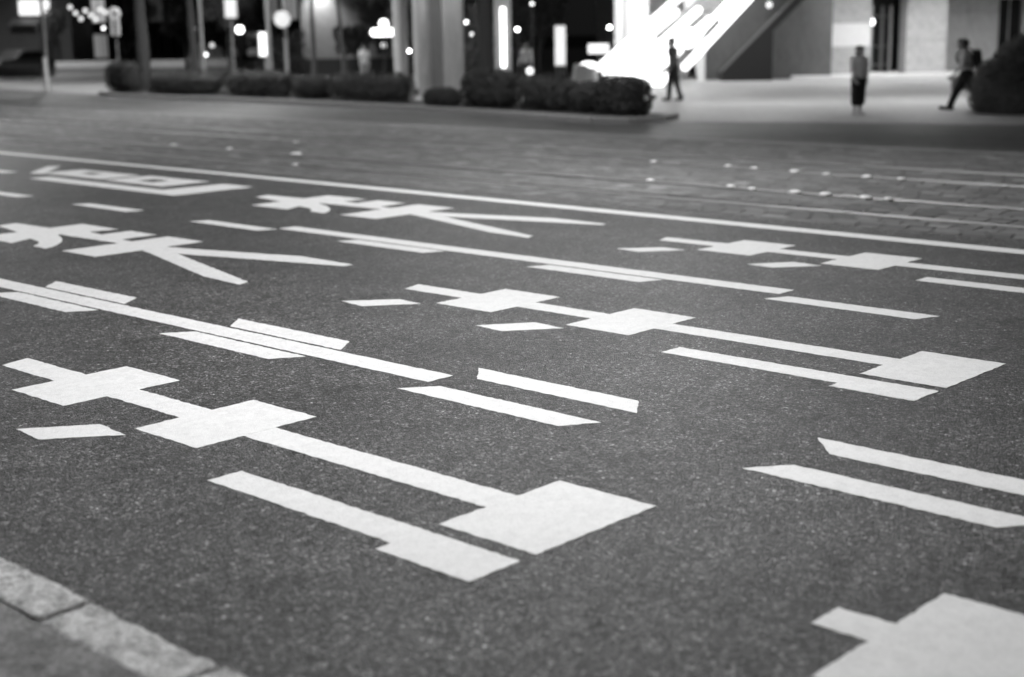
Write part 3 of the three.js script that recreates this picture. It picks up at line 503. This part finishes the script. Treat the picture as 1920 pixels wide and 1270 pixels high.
{ const o = thing('light_box', 'upright glowing advertising box left of the round sign', 'light box', site(-10.96, 66), TURN); post(o, 1.2, 0.06); part('case', new RoundedBoxGeometry(0.58, 1.1, 0.2, 3, 0.06).translate(0, 1.75, 0), M.white, o); part('lit_face', new RoundedBoxGeometry(0.5, 1.02, 0.03, 2, 0.014).translate(0, 1.75, 0.11), glow(1.6), o); }
{ const o = thing('light_box', 'tall pale glowing banner box right of centre behind the bushes', 'light box', site(2.33, 64), TURN); part('base', box(-0.24, 0.24, 0, 0.6, -0.12, 0.12, 0.02), M.black, o); part('case', new RoundedBoxGeometry(0.5, 1.75, 0.16, 3, 0.06).translate(0, 1.5, -0.03), M.greyPaint, o); part('lit_face', new RoundedBoxGeometry(0.46, 1.7, 0.05, 2, 0.02).translate(0, 1.5, 0.06), glow(0.55), o); }
{ const o = thing('light_box', 'wide glowing box sign left of the brilliant escalators', 'light box', site(4.17, 66), TURN); post(o, 1.1, 0.05); part('case', new RoundedBoxGeometry(1.06, 0.52, 0.16, 3, 0.06).translate(0, 1.3, -0.03), M.greyPaint, o); part('lit_face', new RoundedBoxGeometry(1.0, 0.42, 0.05, 2, 0.02).translate(0, 1.32, 0.06), glow(1.4), o); }
{ const o = thing('light_box', 'dim grey sign box near the top edge left of the wide bright lamp', 'light box', site(-12.8, 68), TURN); post(o, 2.9, 0.05); part('case', new RoundedBoxGeometry(0.62, 0.95, 0.16, 3, 0.04).translate(0, 3.4, -0.03), M.greyPaint, o); part('lit_face', new RoundedBoxGeometry(0.55, 0.86, 0.05, 2, 0.02).translate(0, 3.4, 0.06), glow(0.3), o); }
function bushy(label, u, d, w, y0, y1, n, size) { const o = thing('leafy_tree', label, 'tree', site(u, d), TURN), c = []; for (let i = 0; i < 16; i++) c.push([rr(-w, w) * 0.8, rr(y0, y1), rr(-0.8, 0.8), rr(0.3, 0.65)]);
  part('trunk', tube([0, 0, 0], [0.1, y1, 0], 0.1, 0.05), M.bark, o); for (let i = 0; i < 5; i++) part('limb', tube([0.03, y0 * 0.7, 0], [c[i][0], c[i][1], c[i][2]], 0.035, 0.015, 6), M.bark, o);
  part('crown', leafMass(n, () => { const L = c[Math.floor(rnd() * 16)], q = new THREE.Vector3(rr(-1, 1), rr(-1, 1), rr(-1, 1)).normalize(), r = L[3] * Math.cbrt(rnd()); return [[L[0] + q.x * r, L[1] + q.y * r, L[2] + q.z * r], q.toArray()]; }, size), M.leaf, o); }
bushy('leafy tree in the wash of light right of the round sign', -7.2, 73.5, 1.5, 1.2, 4.6, 2600, 0.2);
bushy('leafy shrub tree just left of the pale columns', -5.0, 71, 0.9, 1.0, 3.6, 1300, 0.18);
bushy('small leafy tree right of the pale columns under two lamps', -1.25, 58.5, 0.45, 0.7, 3.0, 900, 0.12);
bushy('dark leafy tree hanging over the white shop sign, far left', -28.5, 92, 0.9, 2.3, 3.7, 1100, 0.22);
bushy('dark leafy tree behind the wide bright lamp', -14.6, 79, 1.3, 1.6, 4.6, 1700, 0.22);
bushy('dark leafy tree between the glowing strip and the banner box', 1.5, 69, 1.2, 1.6, 4.2, 1600, 0.2);
globeLamp('dim round lamp under the brilliant horizontal lamp', -5.62, 66.3, 1.62, 0.12, 0.9);
globeLamp('dim lamp right of the lit pole, low, among parked cars', -16.2, 80, 1.65, 0.12, 1.2);
{ const o = thing('canopy_lamp', 'brilliant horizontal lamp with a ball lamp on top, left of the columns', 'lamp', site(-5.58, 66), TURN); post(o, 2.05, 0.05, M.dark); part('bar_lamp', new THREE.CapsuleGeometry(0.17, 0.85, 6, 14).rotateZ(Math.PI / 2).translate(0, 2.2, 0), glow(4), o); part('ball_lamp', ball(0.02, 2.58, 0, 0.2), glow(4), o); }
{ const o = thing('lit_pillar', 'pale pillar with a brilliant vertical strip light, centre', 'pillar', site(-0.18, 62), TURN); part('body', box(-0.36, 0.36, 0, 5, -0.5, 0, 0.03), M.stoneMid, o); part('strip_light', new RoundedBoxGeometry(0.2, 2.5, 0.06, 3, 0.028).translate(0.02, 1.9, 0.03), glow(4), o); const l = new THREE.RectAreaLight(0xffffff, 3, 0.2, 2.4); l.position.set(0.02, 1.9, 0.08); l.rotation.y = Math.PI; o.add(l); }
{ const o = thing('annex_building', 'grey washed wall of a low building behind the round sign', 'building', site(-8.8, 76), TURN);
  part('wall', box(-1.9, 4.4, 0, 5.6, -6, 0), M.stoneMid, o); part('plinth', box(-1.92, 4.42, 0, 0.9, -0.2, 0.04), M.dark, o);
  for (const x of [1.1, 2.3, 3.5]) { const w = part('window', box(x - 0.3, x + 0.3, 1.1, 2.4, -0.02, 0.012), M.darkGlass, o); part('window_frame', geoms([box(x - 0.36, x - 0.3, 1.04, 2.46, 0, 0.05), box(x + 0.3, x + 0.36, 1.04, 2.46, 0, 0.05), box(x - 0.3, x + 0.3, 2.4, 2.46, 0, 0.05), box(x - 0.3, x + 0.3, 1.04, 1.1, 0, 0.05)]), M.greyPaint, w); }
  part('roof', box(-2.1, 4.6, 5.6, 5.85, -6.2, 0.3), M.dark, o);
  part('wash_lamp', box(-1.5, -0.6, 4.95, 5.03, 0.3, 0.5, 0.02), glow(5), o); const s = new THREE.SpotLight(0xffffff, 60, 0, 0.8, 0.95, 2); s.position.set(-1.0, 4.9, 0.6); s.target.position.set(-0.8, 2.2, 0); s.castShadow = true; s.shadow.radius = 4; o.add(s, s.target); }
{ const o = thing('corner_shop', 'far dark corner shop with a brilliant white sign, top left', 'shop', site(-31, 96), TURN);
  part('wall', box(-2.6, 2.4, 0, 6, -5, 0), M.stoneDark, o); part('sign', new RoundedBoxGeometry(2.0, 0.95, 0.14, 3, 0.06).translate(0.1, 4.15, 0.12), glow(1.3), o);
  part('awning', extrude([[0, 0], [0.9, -0.4], [0.9, -0.46], [0, -0.08]], 3.0).rotateY(-Math.PI / 2).translate(1.6, 3.5, 0), M.greyPaint, o); part('shutter', box(-1.3, 0.3, 0.1, 2.4, 0, 0.06, 0.01), M.stoneDark, o); part('door', box(0.7, 1.6, 0, 2.1, 0, 0.05, 0.01), M.dark, o); }
{ const o = thing('lamp_string', 'string of small round bulbs hung near the top edge, far left', 'string of lights', site(-28.3, 95), TURN); post(o, 4.4, 0.04, M.dark); part('far_pole', tube([2.9, 0, 0], [2.9, 4.6, 0], 0.04), M.dark, o);
  const P = []; for (let i = 0; i <= 9; i++) { const t = i / 9; P.push(new THREE.Vector3(t * 2.9 - 0.1, 4.3 + 0.2 * t - Math.sin(t * Math.PI) * 0.35, 0)); } part('cable', new THREE.TubeGeometry(new THREE.CatmullRomCurve3(P), 30, 0.012, 5), M.black, o);
  for (let i = 0; i < 9; i++) { const p = P[i]; part('bulb', ball(p.x + 0.12, p.y - 0.18 - (i % 3) * 0.28, 0, 0.13), glow(1.4), o); } }
{ const o = thing('office_block', 'far dark office block with a few dim lit windows behind the trees', 'building', site(-30, 122), TURN);
  part('wall', box(-16, 17, 0, 18, -8, 0), M.dark, o); part('roof', box(-16.3, 17.3, 18, 18.4, -8.3, 0.3), M.dark, o); const dims = [0.02, 0.05, 0.1, 0.2, 0.4].map((v) => glow(v));
  for (let i = 0; i < 20; i++) for (const y of [0.5, 3.4]) { const k = rnd() < 0.55 ? -1 : Math.floor(rnd() * 5), x = -15.2 + i * 1.6, w = part('window', box(x - 0.55, x + 0.55, y, y + 1.9, -0.02, 0.02), k < 0 ? M.darkGlass : dims[k], o); part('window_frame', geoms([box(x - 0.03, x + 0.03, y, y + 1.9, 0.021, 0.06), box(x - 0.62, x + 0.62, y - 0.1, y, 0, 0.1), box(x - 0.62, x - 0.55, y, y + 1.9, 0, 0.06), box(x + 0.55, x + 0.62, y, y + 1.9, 0, 0.06)]), M.greyPaint, w); } }
bushy('dark leafy tree before the office block, right of the wide trunk', -21, 95, 1.6, 2.0, 5.0, 1800, 0.24);
bushy('dark leafy tree before the office block, left of the wide trunk', -25, 100, 1.6, 0.8, 4.4, 1800, 0.24);
bushy('dark leafy tree behind the wide left trunk, far back', -17.5, 86, 1.4, 1.8, 4.8, 1700, 0.24);
bushy('dark leafy shrub low behind the upright glowing box', -11.6, 74, 1.3, 0.6, 2.2, 1500, 0.18);
bushy('dark leafy tree above the dim grey sign box', -13.4, 70, 1.1, 3.2, 5.0, 1300, 0.2);
bushy('dark leafy tree left of the glowing strip, behind the columns', -2.4, 66, 1.2, 1.4, 4.4, 1600, 0.2);
globeLamp('tiny lamp low between the dark trees left of the wide trunk', -26.6, 104, 1.3, 0.09, 2.5);
globeLamp('tiny lamp right of the wide trunk, in the dark trees', -19.2, 90, 2.6, 0.07, 2);
globeLamp('tiny lamp just left of the lit pole, low down', -19.0, 88, 1.55, 0.08, 4);
globeLamp('pair lamp, lower one right of the lit pole among cars', -17.2, 83, 1.1, 0.1, 5);
globeLamp('small lamp left of the upright glowing box', -12.1, 72, 1.7, 0.07, 2);
{ const o = thing('utility_cabinet', 'wide grey cabinet box beyond the side street, far left', 'cabinet', site(-32, 105), TURN); part('case', box(-0.95, 0.95, 0, 1.85, -0.4, 0.4, 0.04), M.greyPaint, o); for (const x of [-0.46, 0.46]) { const d = part('door', box(x - 0.43, x + 0.43, 0.1, 1.72, 0.4, 0.425, 0.008), M.greyPaint, o); part('handle', box(x + 0.3, x + 0.34, 0.8, 1.0, 0.43, 0.46), M.steel, d); } }
{ const o = thing('utility_cabinet', 'narrow pale cabinet box beyond the side street, far left', 'cabinet', site(-30.3, 105), TURN); part('case', box(-0.42, 0.42, 0, 1.5, -0.35, 0.35, 0.04), M.stoneMid, o); part('door', box(-0.38, 0.38, 0.1, 1.4, 0.35, 0.375, 0.008), M.stoneMid, o); }
{ const o = thing('low_wall', 'long low pale wall across the end of the side street', 'wall', site(-27.6, 92), TURN); for (let i = 0; i < 7; i++) part('coping_stone', box(-3.2 + i * 0.92 + 0.005, -2.28 + i * 0.92 - 0.005, 0.3, 0.72, -0.2, 0.2, 0.02), M.white, o); part('base', box(-3.2, 3.24, 0, 0.3, -0.17, 0.17), M.stoneMid, o); }
{ const mk = (label, u0, u1) => { const o = thing('low_wall', label, 'wall', site((u0 + u1) / 2, 74), TURN), w = (u1 - u0) / 2; part('coping_stone', box(-w, 0, 0.62, 1.0, -0.25, 0.25, 0.02), M.stone, o); part('coping_stone', box(0.006, w, 0.62, 1.0, -0.25, 0.25, 0.02), M.stone, o); part('base', box(-w, w, 0, 0.62, -0.2, 0.2), M.stoneDark, o); const l = new THREE.PointLight(0xffffff, 2.2); };
  mk('low pale wall between the two left tree trunks', -18.1, -16.4); mk('low pale wall right of the brightly lit lamp pole', -15.6, -14.1); }
function car(label, u, d, turn, body, lampGlow) {
  const o = thing('parked_car', label, 'car', site(u, d), TURN + turn), prof = [[-2.1, 0.35], [-2.12, 0.75], [-1.95, 0.88], [-1.0, 0.95], [-0.3, 1.42], [1.0, 1.45], [1.75, 0.98], [2.1, 0.9], [2.14, 0.4]];
  part('body', extrude(prof, 1.5, 0.09).translate(0, 0, -0.75), body, o);
  part('windscreen', extrude([[-0.98, 0.99], [-0.36, 1.41], [-0.4, 1.43], [-1.04, 1.0]], 1.3).translate(0, 0, -0.65), M.darkGlass, o);
  for (const z of [-0.845, 0.845]) part('side_window', extrude([[-0.8, 1.0], [-0.25, 1.36], [0.95, 1.38], [1.45, 1.02]], 0.01).translate(0, 0, z), M.darkGlass, o);
  for (const x of [-1.35, 1.35]) for (const z of [-0.78, 0.78]) { const w = part('wheel', new THREE.TorusGeometry(0.24, 0.085, 10, 22).translate(x, 0.32, z), M.rubber, o); part('rim', new THREE.CylinderGeometry(0.18, 0.18, 0.12, 18).rotateX(Math.PI / 2).translate(x, 0.32, z), M.steel, w); }
  for (const z of [-0.6, 0.6]) part('headlight', new THREE.SphereGeometry(0.13, 14, 10).scale(0.5, 0.7, 1.3).translate(-2.17, 0.72, z), glow(lampGlow), o);
  part('bumper', new RoundedBoxGeometry(0.18, 0.24, 1.66, 3, 0.06).translate(-2.16, 0.45, 0), body, o);
}
car('dark car facing the street with lit headlights, far left', -29.6, 88, Math.PI / 2 - 0.5, M.dark, 5);
car('pale car with lit headlights behind the brightly lit lamp pole', -17.3, 84, Math.PI / 2 + 0.35, M.stone, 8);

// ---------------------------------------------------------------- people
function field(bones, lo, size, n, k = 0.03) { // smooth union of tapered capsules, meshed by marching cubes
  const mc = new MarchingCubes(n, M.skin, false, false, 60000), F = mc.field, [lx, ly, lz] = lo; mc.isolation = 0;
  for (let z = 0; z < n; z++) for (let y = 0; y < n; y++) for (let x = 0; x < n; x++) {
    const px = lx + x / n * size, py = ly + y / n * size, pz = lz + z / n * size; let d = 9;
    for (const [a, b, ra, rb] of bones) {
      const bx = b[0] - a[0], by = b[1] - a[1], bz = b[2] - a[2], wx = px - a[0], wy = py - a[1], wz = pz - a[2], L = bx * bx + by * by + bz * bz, t = L ? Math.max(0, Math.min(1, (wx * bx + wy * by + wz * bz) / L)) : 0;
      const q = Math.hypot(wx - bx * t, wy - by * t, wz - bz * t) - ra - (rb - ra) * t, h = Math.max(k - Math.abs(d - q), 0) / k; d = Math.min(d, q) - h * h * k * 0.25;
    }
    F[z * n * n + y * n + x] = -d;
  }
  mc.update();
  const P = mc.positionArray.slice(0, mc.count * 3), N = mc.normalArray.slice(0, mc.count * 3);
  for (let i = 0; i < mc.count; i++) { P[3 * i] = lo[0] + (P[3 * i] + 1) / 2 * size; P[3 * i + 1] = lo[1] + (P[3 * i + 1] + 1) / 2 * size; P[3 * i + 2] = lo[2] + (P[3 * i + 2] + 1) / 2 * size; }
  const g = new THREE.BufferGeometry(); g.setAttribute('position', new THREE.BufferAttribute(P, 3)); g.setAttribute('normal', new THREE.BufferAttribute(N, 3)); return g;
}
// faces +z; angles in radians: leg swing (+ forward) and knee bend, arm swing and elbow bend
function person(label, u, d, face, s, pose, look) {
  const o = thing('person', label, 'person', site(u, d), TURN + face); o.scale.set(s * (look.wide || 1), s, s * (look.wide || 1));
  const add = (a, b) => [a[0] + b[0], a[1] + b[1], a[2] + b[2]], rot = (ang, L, side = 0) => [Math.sin(side) * L, -Math.cos(ang) * Math.cos(side) * L, Math.sin(ang) * L];
  const lean = pose.lean || 0, legs = [], arms = []; let hipY = 0;
  for (const i of [0, 1]) { const t = rot(pose.leg[i][0], 0.43), c = rot(pose.leg[i][0] - pose.leg[i][1], 0.42); hipY = Math.max(hipY, -(t[1] + c[1]) + 0.075); }
  for (const i of [0, 1]) { const sx = i ? 1 : -1, h = [sx * 0.09, hipY, 0], kn = add(h, rot(pose.leg[i][0], 0.43, sx * 0.02)), an = add(kn, rot(pose.leg[i][0] - pose.leg[i][1], 0.42)); legs.push({ h, kn, an, pitch: pose.leg[i][0] - pose.leg[i][1] }); }
  const chest = [0, hipY + 0.40 * Math.cos(lean), 0.40 * Math.sin(lean)], neck = [0, hipY + 0.53 * Math.cos(lean), 0.53 * Math.sin(lean)], head = add(neck, [0, 0.155, 0.035 + lean * 0.1]);
  for (const i of [0, 1]) { const sx = i ? 1 : -1, sh = add(neck, [sx * 0.175, -0.045, 0]), el = add(sh, rot(pose.arm[i][0], 0.29, sx * 0.12)), wr = add(el, rot(pose.arm[i][0] + pose.arm[i][1], 0.25, sx * 0.04)); arms.push({ sh, el, wr, a: pose.arm[i][0] + pose.arm[i][1], sx }); }
  const hip = [0, hipY, 0], B = [];
  B.push([hip, add(hip, [0, 0.14, 0.0]), 0.115, 0.105], [add(hip, [-0.05, 0, 0]), add(hip, [0.05, 0, 0]), 0.105, 0.105], [add(hip, [0, 0.14, 0]), chest, 0.105, 0.12], [add(chest, [-0.07, 0, 0]), add(chest, [0.07, 0, 0]), 0.105, 0.105], [add(neck, [-0.13, -0.04, 0]), add(neck, [0.13, -0.04, 0]), 0.062, 0.062], [neck, add(neck, [0, 0.09, 0.02]), 0.055, 0.05]);
  legs.forEach((l) => { const toe = add(l.an, [0, -Math.sin(Math.max(-0.5, -l.pitch)) * 0.1 - 0.035, 0.17]); B.push([l.h, l.kn, 0.088, 0.056], [l.kn, add(l.kn, [(l.an[0] - l.kn[0]) * 0.35, (l.an[1] - l.kn[1]) * 0.35, (l.an[2] - l.kn[2]) * 0.35 - 0.015]), 0.055, 0.058], [l.kn, l.an, 0.055, 0.036], [l.an, toe, 0.04, 0.03]); l.toe = toe; });
  arms.forEach((a) => B.push([a.sh, a.el, 0.052, 0.04], [a.el, a.wr, 0.04, 0.027]));
  const parts = [field(B, [-0.95, -0.05, -0.95], 1.9, 116)];
  // head with brow, nose, chin, ears
  const c = head, H = [[add(c, [0, 0.03, -0.01]), add(c, [0, 0.03, 0.015]), 0.083, 0.08], [add(c, [0, -0.03, 0.02]), add(c, [0, -0.075, 0.045]), 0.062, 0.04], [add(c, [0, 0.0, 0.09]), add(c, [0, -0.03, 0.105]), 0.010, 0.015], [add(c, [-0.03, 0.015, 0.078]), add(c, [0.03, 0.015, 0.078]), 0.014, 0.014], [add(c, [-0.018, -0.062, 0.082]), add(c, [0.018, -0.062, 0.082]), 0.009, 0.009], [add(c, [-0.085, 0.0, 0]), add(c, [-0.083, -0.035, 0]), 0.016, 0.011], [add(c, [0.085, 0.0, 0]), add(c, [0.083, -0.035, 0]), 0.016, 0.011], [add(c, [0, -0.05, -0.02]), add(neck, [0, 0.04, 0]), 0.055, 0.052]];
  parts.push(field(H, add(c, [-0.17, -0.19, -0.17]), 0.34, 72, 0.02));
  for (const a of arms) { // palm, four unequal curled fingers, thumb from the side of the palm
    const dir = rot(a.a, 1, a.sx * 0.04), at2 = (l, x, z) => add(a.wr, [dir[0] * l + x, dir[1] * l - dir[2] * z * 0, dir[2] * l + z]), Hb = [[a.wr, at2(0.03, 0, 0), 0.024, 0.026], [at2(0.03, 0, -0.022), at2(0.085, 0, -0.03), 0.014, 0.012], [at2(0.03, 0, 0.018), at2(0.085, 0, 0.026), 0.014, 0.012]];
    [[-0.031, 0.062], [-0.011, 0.074], [0.01, 0.07], [0.03, 0.056]].forEach(([z, L]) => { const k0 = at2(0.085, 0, z), k1 = at2(0.085 + L * 0.5, -a.sx * 0.012, z), k2 = at2(0.085 + L * 0.92, -a.sx * 0.034, z); Hb.push([k0, k1, 0.0095, 0.0085], [k1, k2, 0.0085, 0.007]); });
    Hb.push([at2(0.03, 0, 0.03), at2(0.065, -a.sx * 0.012, 0.052), 0.012, 0.0095], [at2(0.065, -a.sx * 0.012, 0.052), at2(0.095, -a.sx * 0.024, 0.056), 0.0095, 0.008]);
    const m = at2(0.07, 0, 0); parts.push(field(Hb, add(m, [-0.13, -0.13, -0.13]), 0.26, 72, 0.006));
  }
  part('body', mergeGeometries(parts), look.skin || M.skin, o);
  // clothes follow the body
  const tor = B.slice(0, 5).map(([a, b, ra, rb]) => [a, b, ra + 0.016, rb + 0.016]);
  const sl = look.sleeve ?? 0.55, mid = (a, b, t) => [a[0] + (b[0] - a[0]) * t, a[1] + (b[1] - a[1]) * t, a[2] + (b[2] - a[2]) * t];
  const shirt = tor.slice(); arms.forEach((a) => { if (sl <= 1) shirt.push([a.sh, mid(a.sh, a.el, sl), 0.066, 0.06]); else shirt.push([a.sh, a.el, 0.066, 0.052], [a.el, mid(a.el, a.wr, sl - 1), 0.052, 0.04]); });
  part('shirt', field(shirt, [-0.55, hipY - 0.28, -0.55], 1.1, 72), look.shirt, o);
  const leg = [[add(hip, [-0.05, -0.02, 0]), add(hip, [0.05, -0.02, 0]), 0.128, 0.128], [hip, add(hip, [0, 0.06, 0]), 0.13, 0.122]];
  if (look.skirt) { const k = mid(legs[0].kn, legs[1].kn, 0.5); for (const l of legs) leg.push([l.h, add(l.kn, [0, -0.16, 0]), 0.1, 0.09]); leg.push([hip, add(k, [0, -0.16, 0]), 0.11, 0.1]); } else legs.forEach((l) => leg.push([l.h, l.kn, 0.104, 0.078], [l.kn, add(l.an, [0, 0.02, 0]), 0.076, 0.062]));
  part(look.skirt ? 'skirt' : 'trousers', field(leg, [-0.7, -0.02, -0.7], 1.4, 88), look.legs, o);
  for (const l of legs) part('shoe', field([[add(l.an, [0, -0.03, -0.03]), l.toe, 0.05, 0.042], [add(l.an, [0, 0, 0]), add(l.an, [0, -0.03, 0]), 0.05, 0.05]], add(l.an, [-0.18, -0.2, -0.13]), 0.4, 40, 0.02), look.shoe || M.shoe, o);
  const hairB = [[add(c, [0, 0.055, -0.03]), add(c, [0, 0.06, 0.02]), 0.088, 0.078], [add(c, [0, 0.02, -0.05]), add(c, [0, -0.03, -0.055]), 0.078, 0.06]]; if (look.longHair) hairB.push([add(c, [-0.05, 0, -0.04]), add(c, [-0.06, -0.15, -0.04]), 0.045, 0.035], [add(c, [0.05, 0, -0.04]), add(c, [0.06, -0.15, -0.04]), 0.045, 0.035], [add(c, [0, 0, -0.06]), add(c, [0, -0.16, -0.06]), 0.055, 0.05]);
  part('hair', field(hairB, add(c, [-0.2, -0.25, -0.2]), 0.4, 48, 0.03), M.hair, o);
  if (look.pack) { // rucksack with two straps
    const pk = part('rucksack', new RoundedBoxGeometry(0.3, 0.42, 0.17, 4, 0.06), M.bag, o); pk.position.set(0, chest[1] - 0.04, chest[2] - 0.22); pk.rotation.x = lean;
    for (const sx of [-0.1, 0.1]) part('strap', new THREE.TubeGeometry(new THREE.CatmullRomCurve3([[sx, chest[1] + 0.14, chest[2] - 0.15], [sx, neck[1] + 0.035, neck[2]], [sx * 1.1, chest[1] + 0.04, chest[2] + 0.145], [sx * 1.3, chest[1] - 0.16, chest[2] + 0.09], [sx * 1.2, chest[1] - 0.2, chest[2] - 0.14]].map((p) => new THREE.Vector3(...p))), 24, 0.022, 8), M.bag, pk.parent);
  }
  if (look.bagHand) { const a = arms[look.bagHand - 1], b = part('shoulder_bag', new RoundedBoxGeometry(0.12, 0.3, 0.34, 4, 0.05), look.bagMat || M.bag, o); b.position.set(a.wr[0] + a.sx * 0.05, a.wr[1] - 0.22, a.wr[2]); part('strap', new THREE.TorusGeometry(0.1, 0.012, 8, 20, Math.PI).rotateY(Math.PI / 2).translate(0, 0.13, 0), look.bagMat || M.bag, b); }
  return o;
}
person('person in a light shirt and dark skirt standing alone on the plaza', 8.63, 35.6, 0.35, 0.97, { leg: [[0.05, 0.06], [-0.05, 0.04]], arm: [[0.12, 0.5], [-0.08, 0.15]] }, { shirt: M.shirtPale, legs: M.trousers, wide: 1.1, skirt: true, sleeve: 1.5, longHair: true, shoe: M.shoePale, skin: M.skin });
person('person in dark vest and pale shirt walking away beside the big dark shrub', 11.66, 36.8, -1.9, 1.07, { leg: [[0.4, 0.12], [-0.36, 0.28]], arm: [[-0.12, 0.5], [0.1, 0.5]], lean: 0.1 }, { shirt: M.shirtPale, legs: M.trousers, wide: 1.25, sleeve: 1.3, pack: true, bagHand: 1, bagMat: M.shirtGrey, skin: M.skinDark });
person('dark silhouetted person walking before the brilliant escalators', 5.05, 44.2, -1.2, 1.1, { leg: [[0.12, 0.06], [-0.12, 0.2]], arm: [[-0.2, 0.3], [0.2, 0.35]], lean: 0.05 }, { shirt: M.trousersGrey, legs: M.trousers, sleeve: 1.9, skin: M.skinDark });
person('pale dressed person seen beyond the hedge left of the columns', -6.15, 62.5, 0.2, 0.98, { leg: [[0.12, 0.08], [-0.1, 0.1]], arm: [[0.15, 0.3], [-0.1, 0.25]] }, { shirt: M.shirtPale, legs: M.stoneMid, sleeve: 0.6, skin: M.skin });
person('grey dressed person standing between glowing strip and ball lamp', 0.75, 57.5, -0.4, 0.98, { leg: [[0.04, 0.04], [-0.03, 0.03]], arm: [[0.1, 0.6], [-0.05, 0.2]] }, { shirt: M.shirtPale, legs: M.trousersGrey, sleeve: 1.7, longHair: true, skin: M.skin });

// ---------------------------------------------------------------- render
const renderer = new THREE.WebGLRenderer({ antialias: true });
renderer.setSize(1024, 677);
renderer.shadowMap.enabled = true;
renderer.toneMapping = THREE.LinearToneMapping;
renderer.toneMappingExposure = EXPOSURE;
renderer.render(scene, camera);
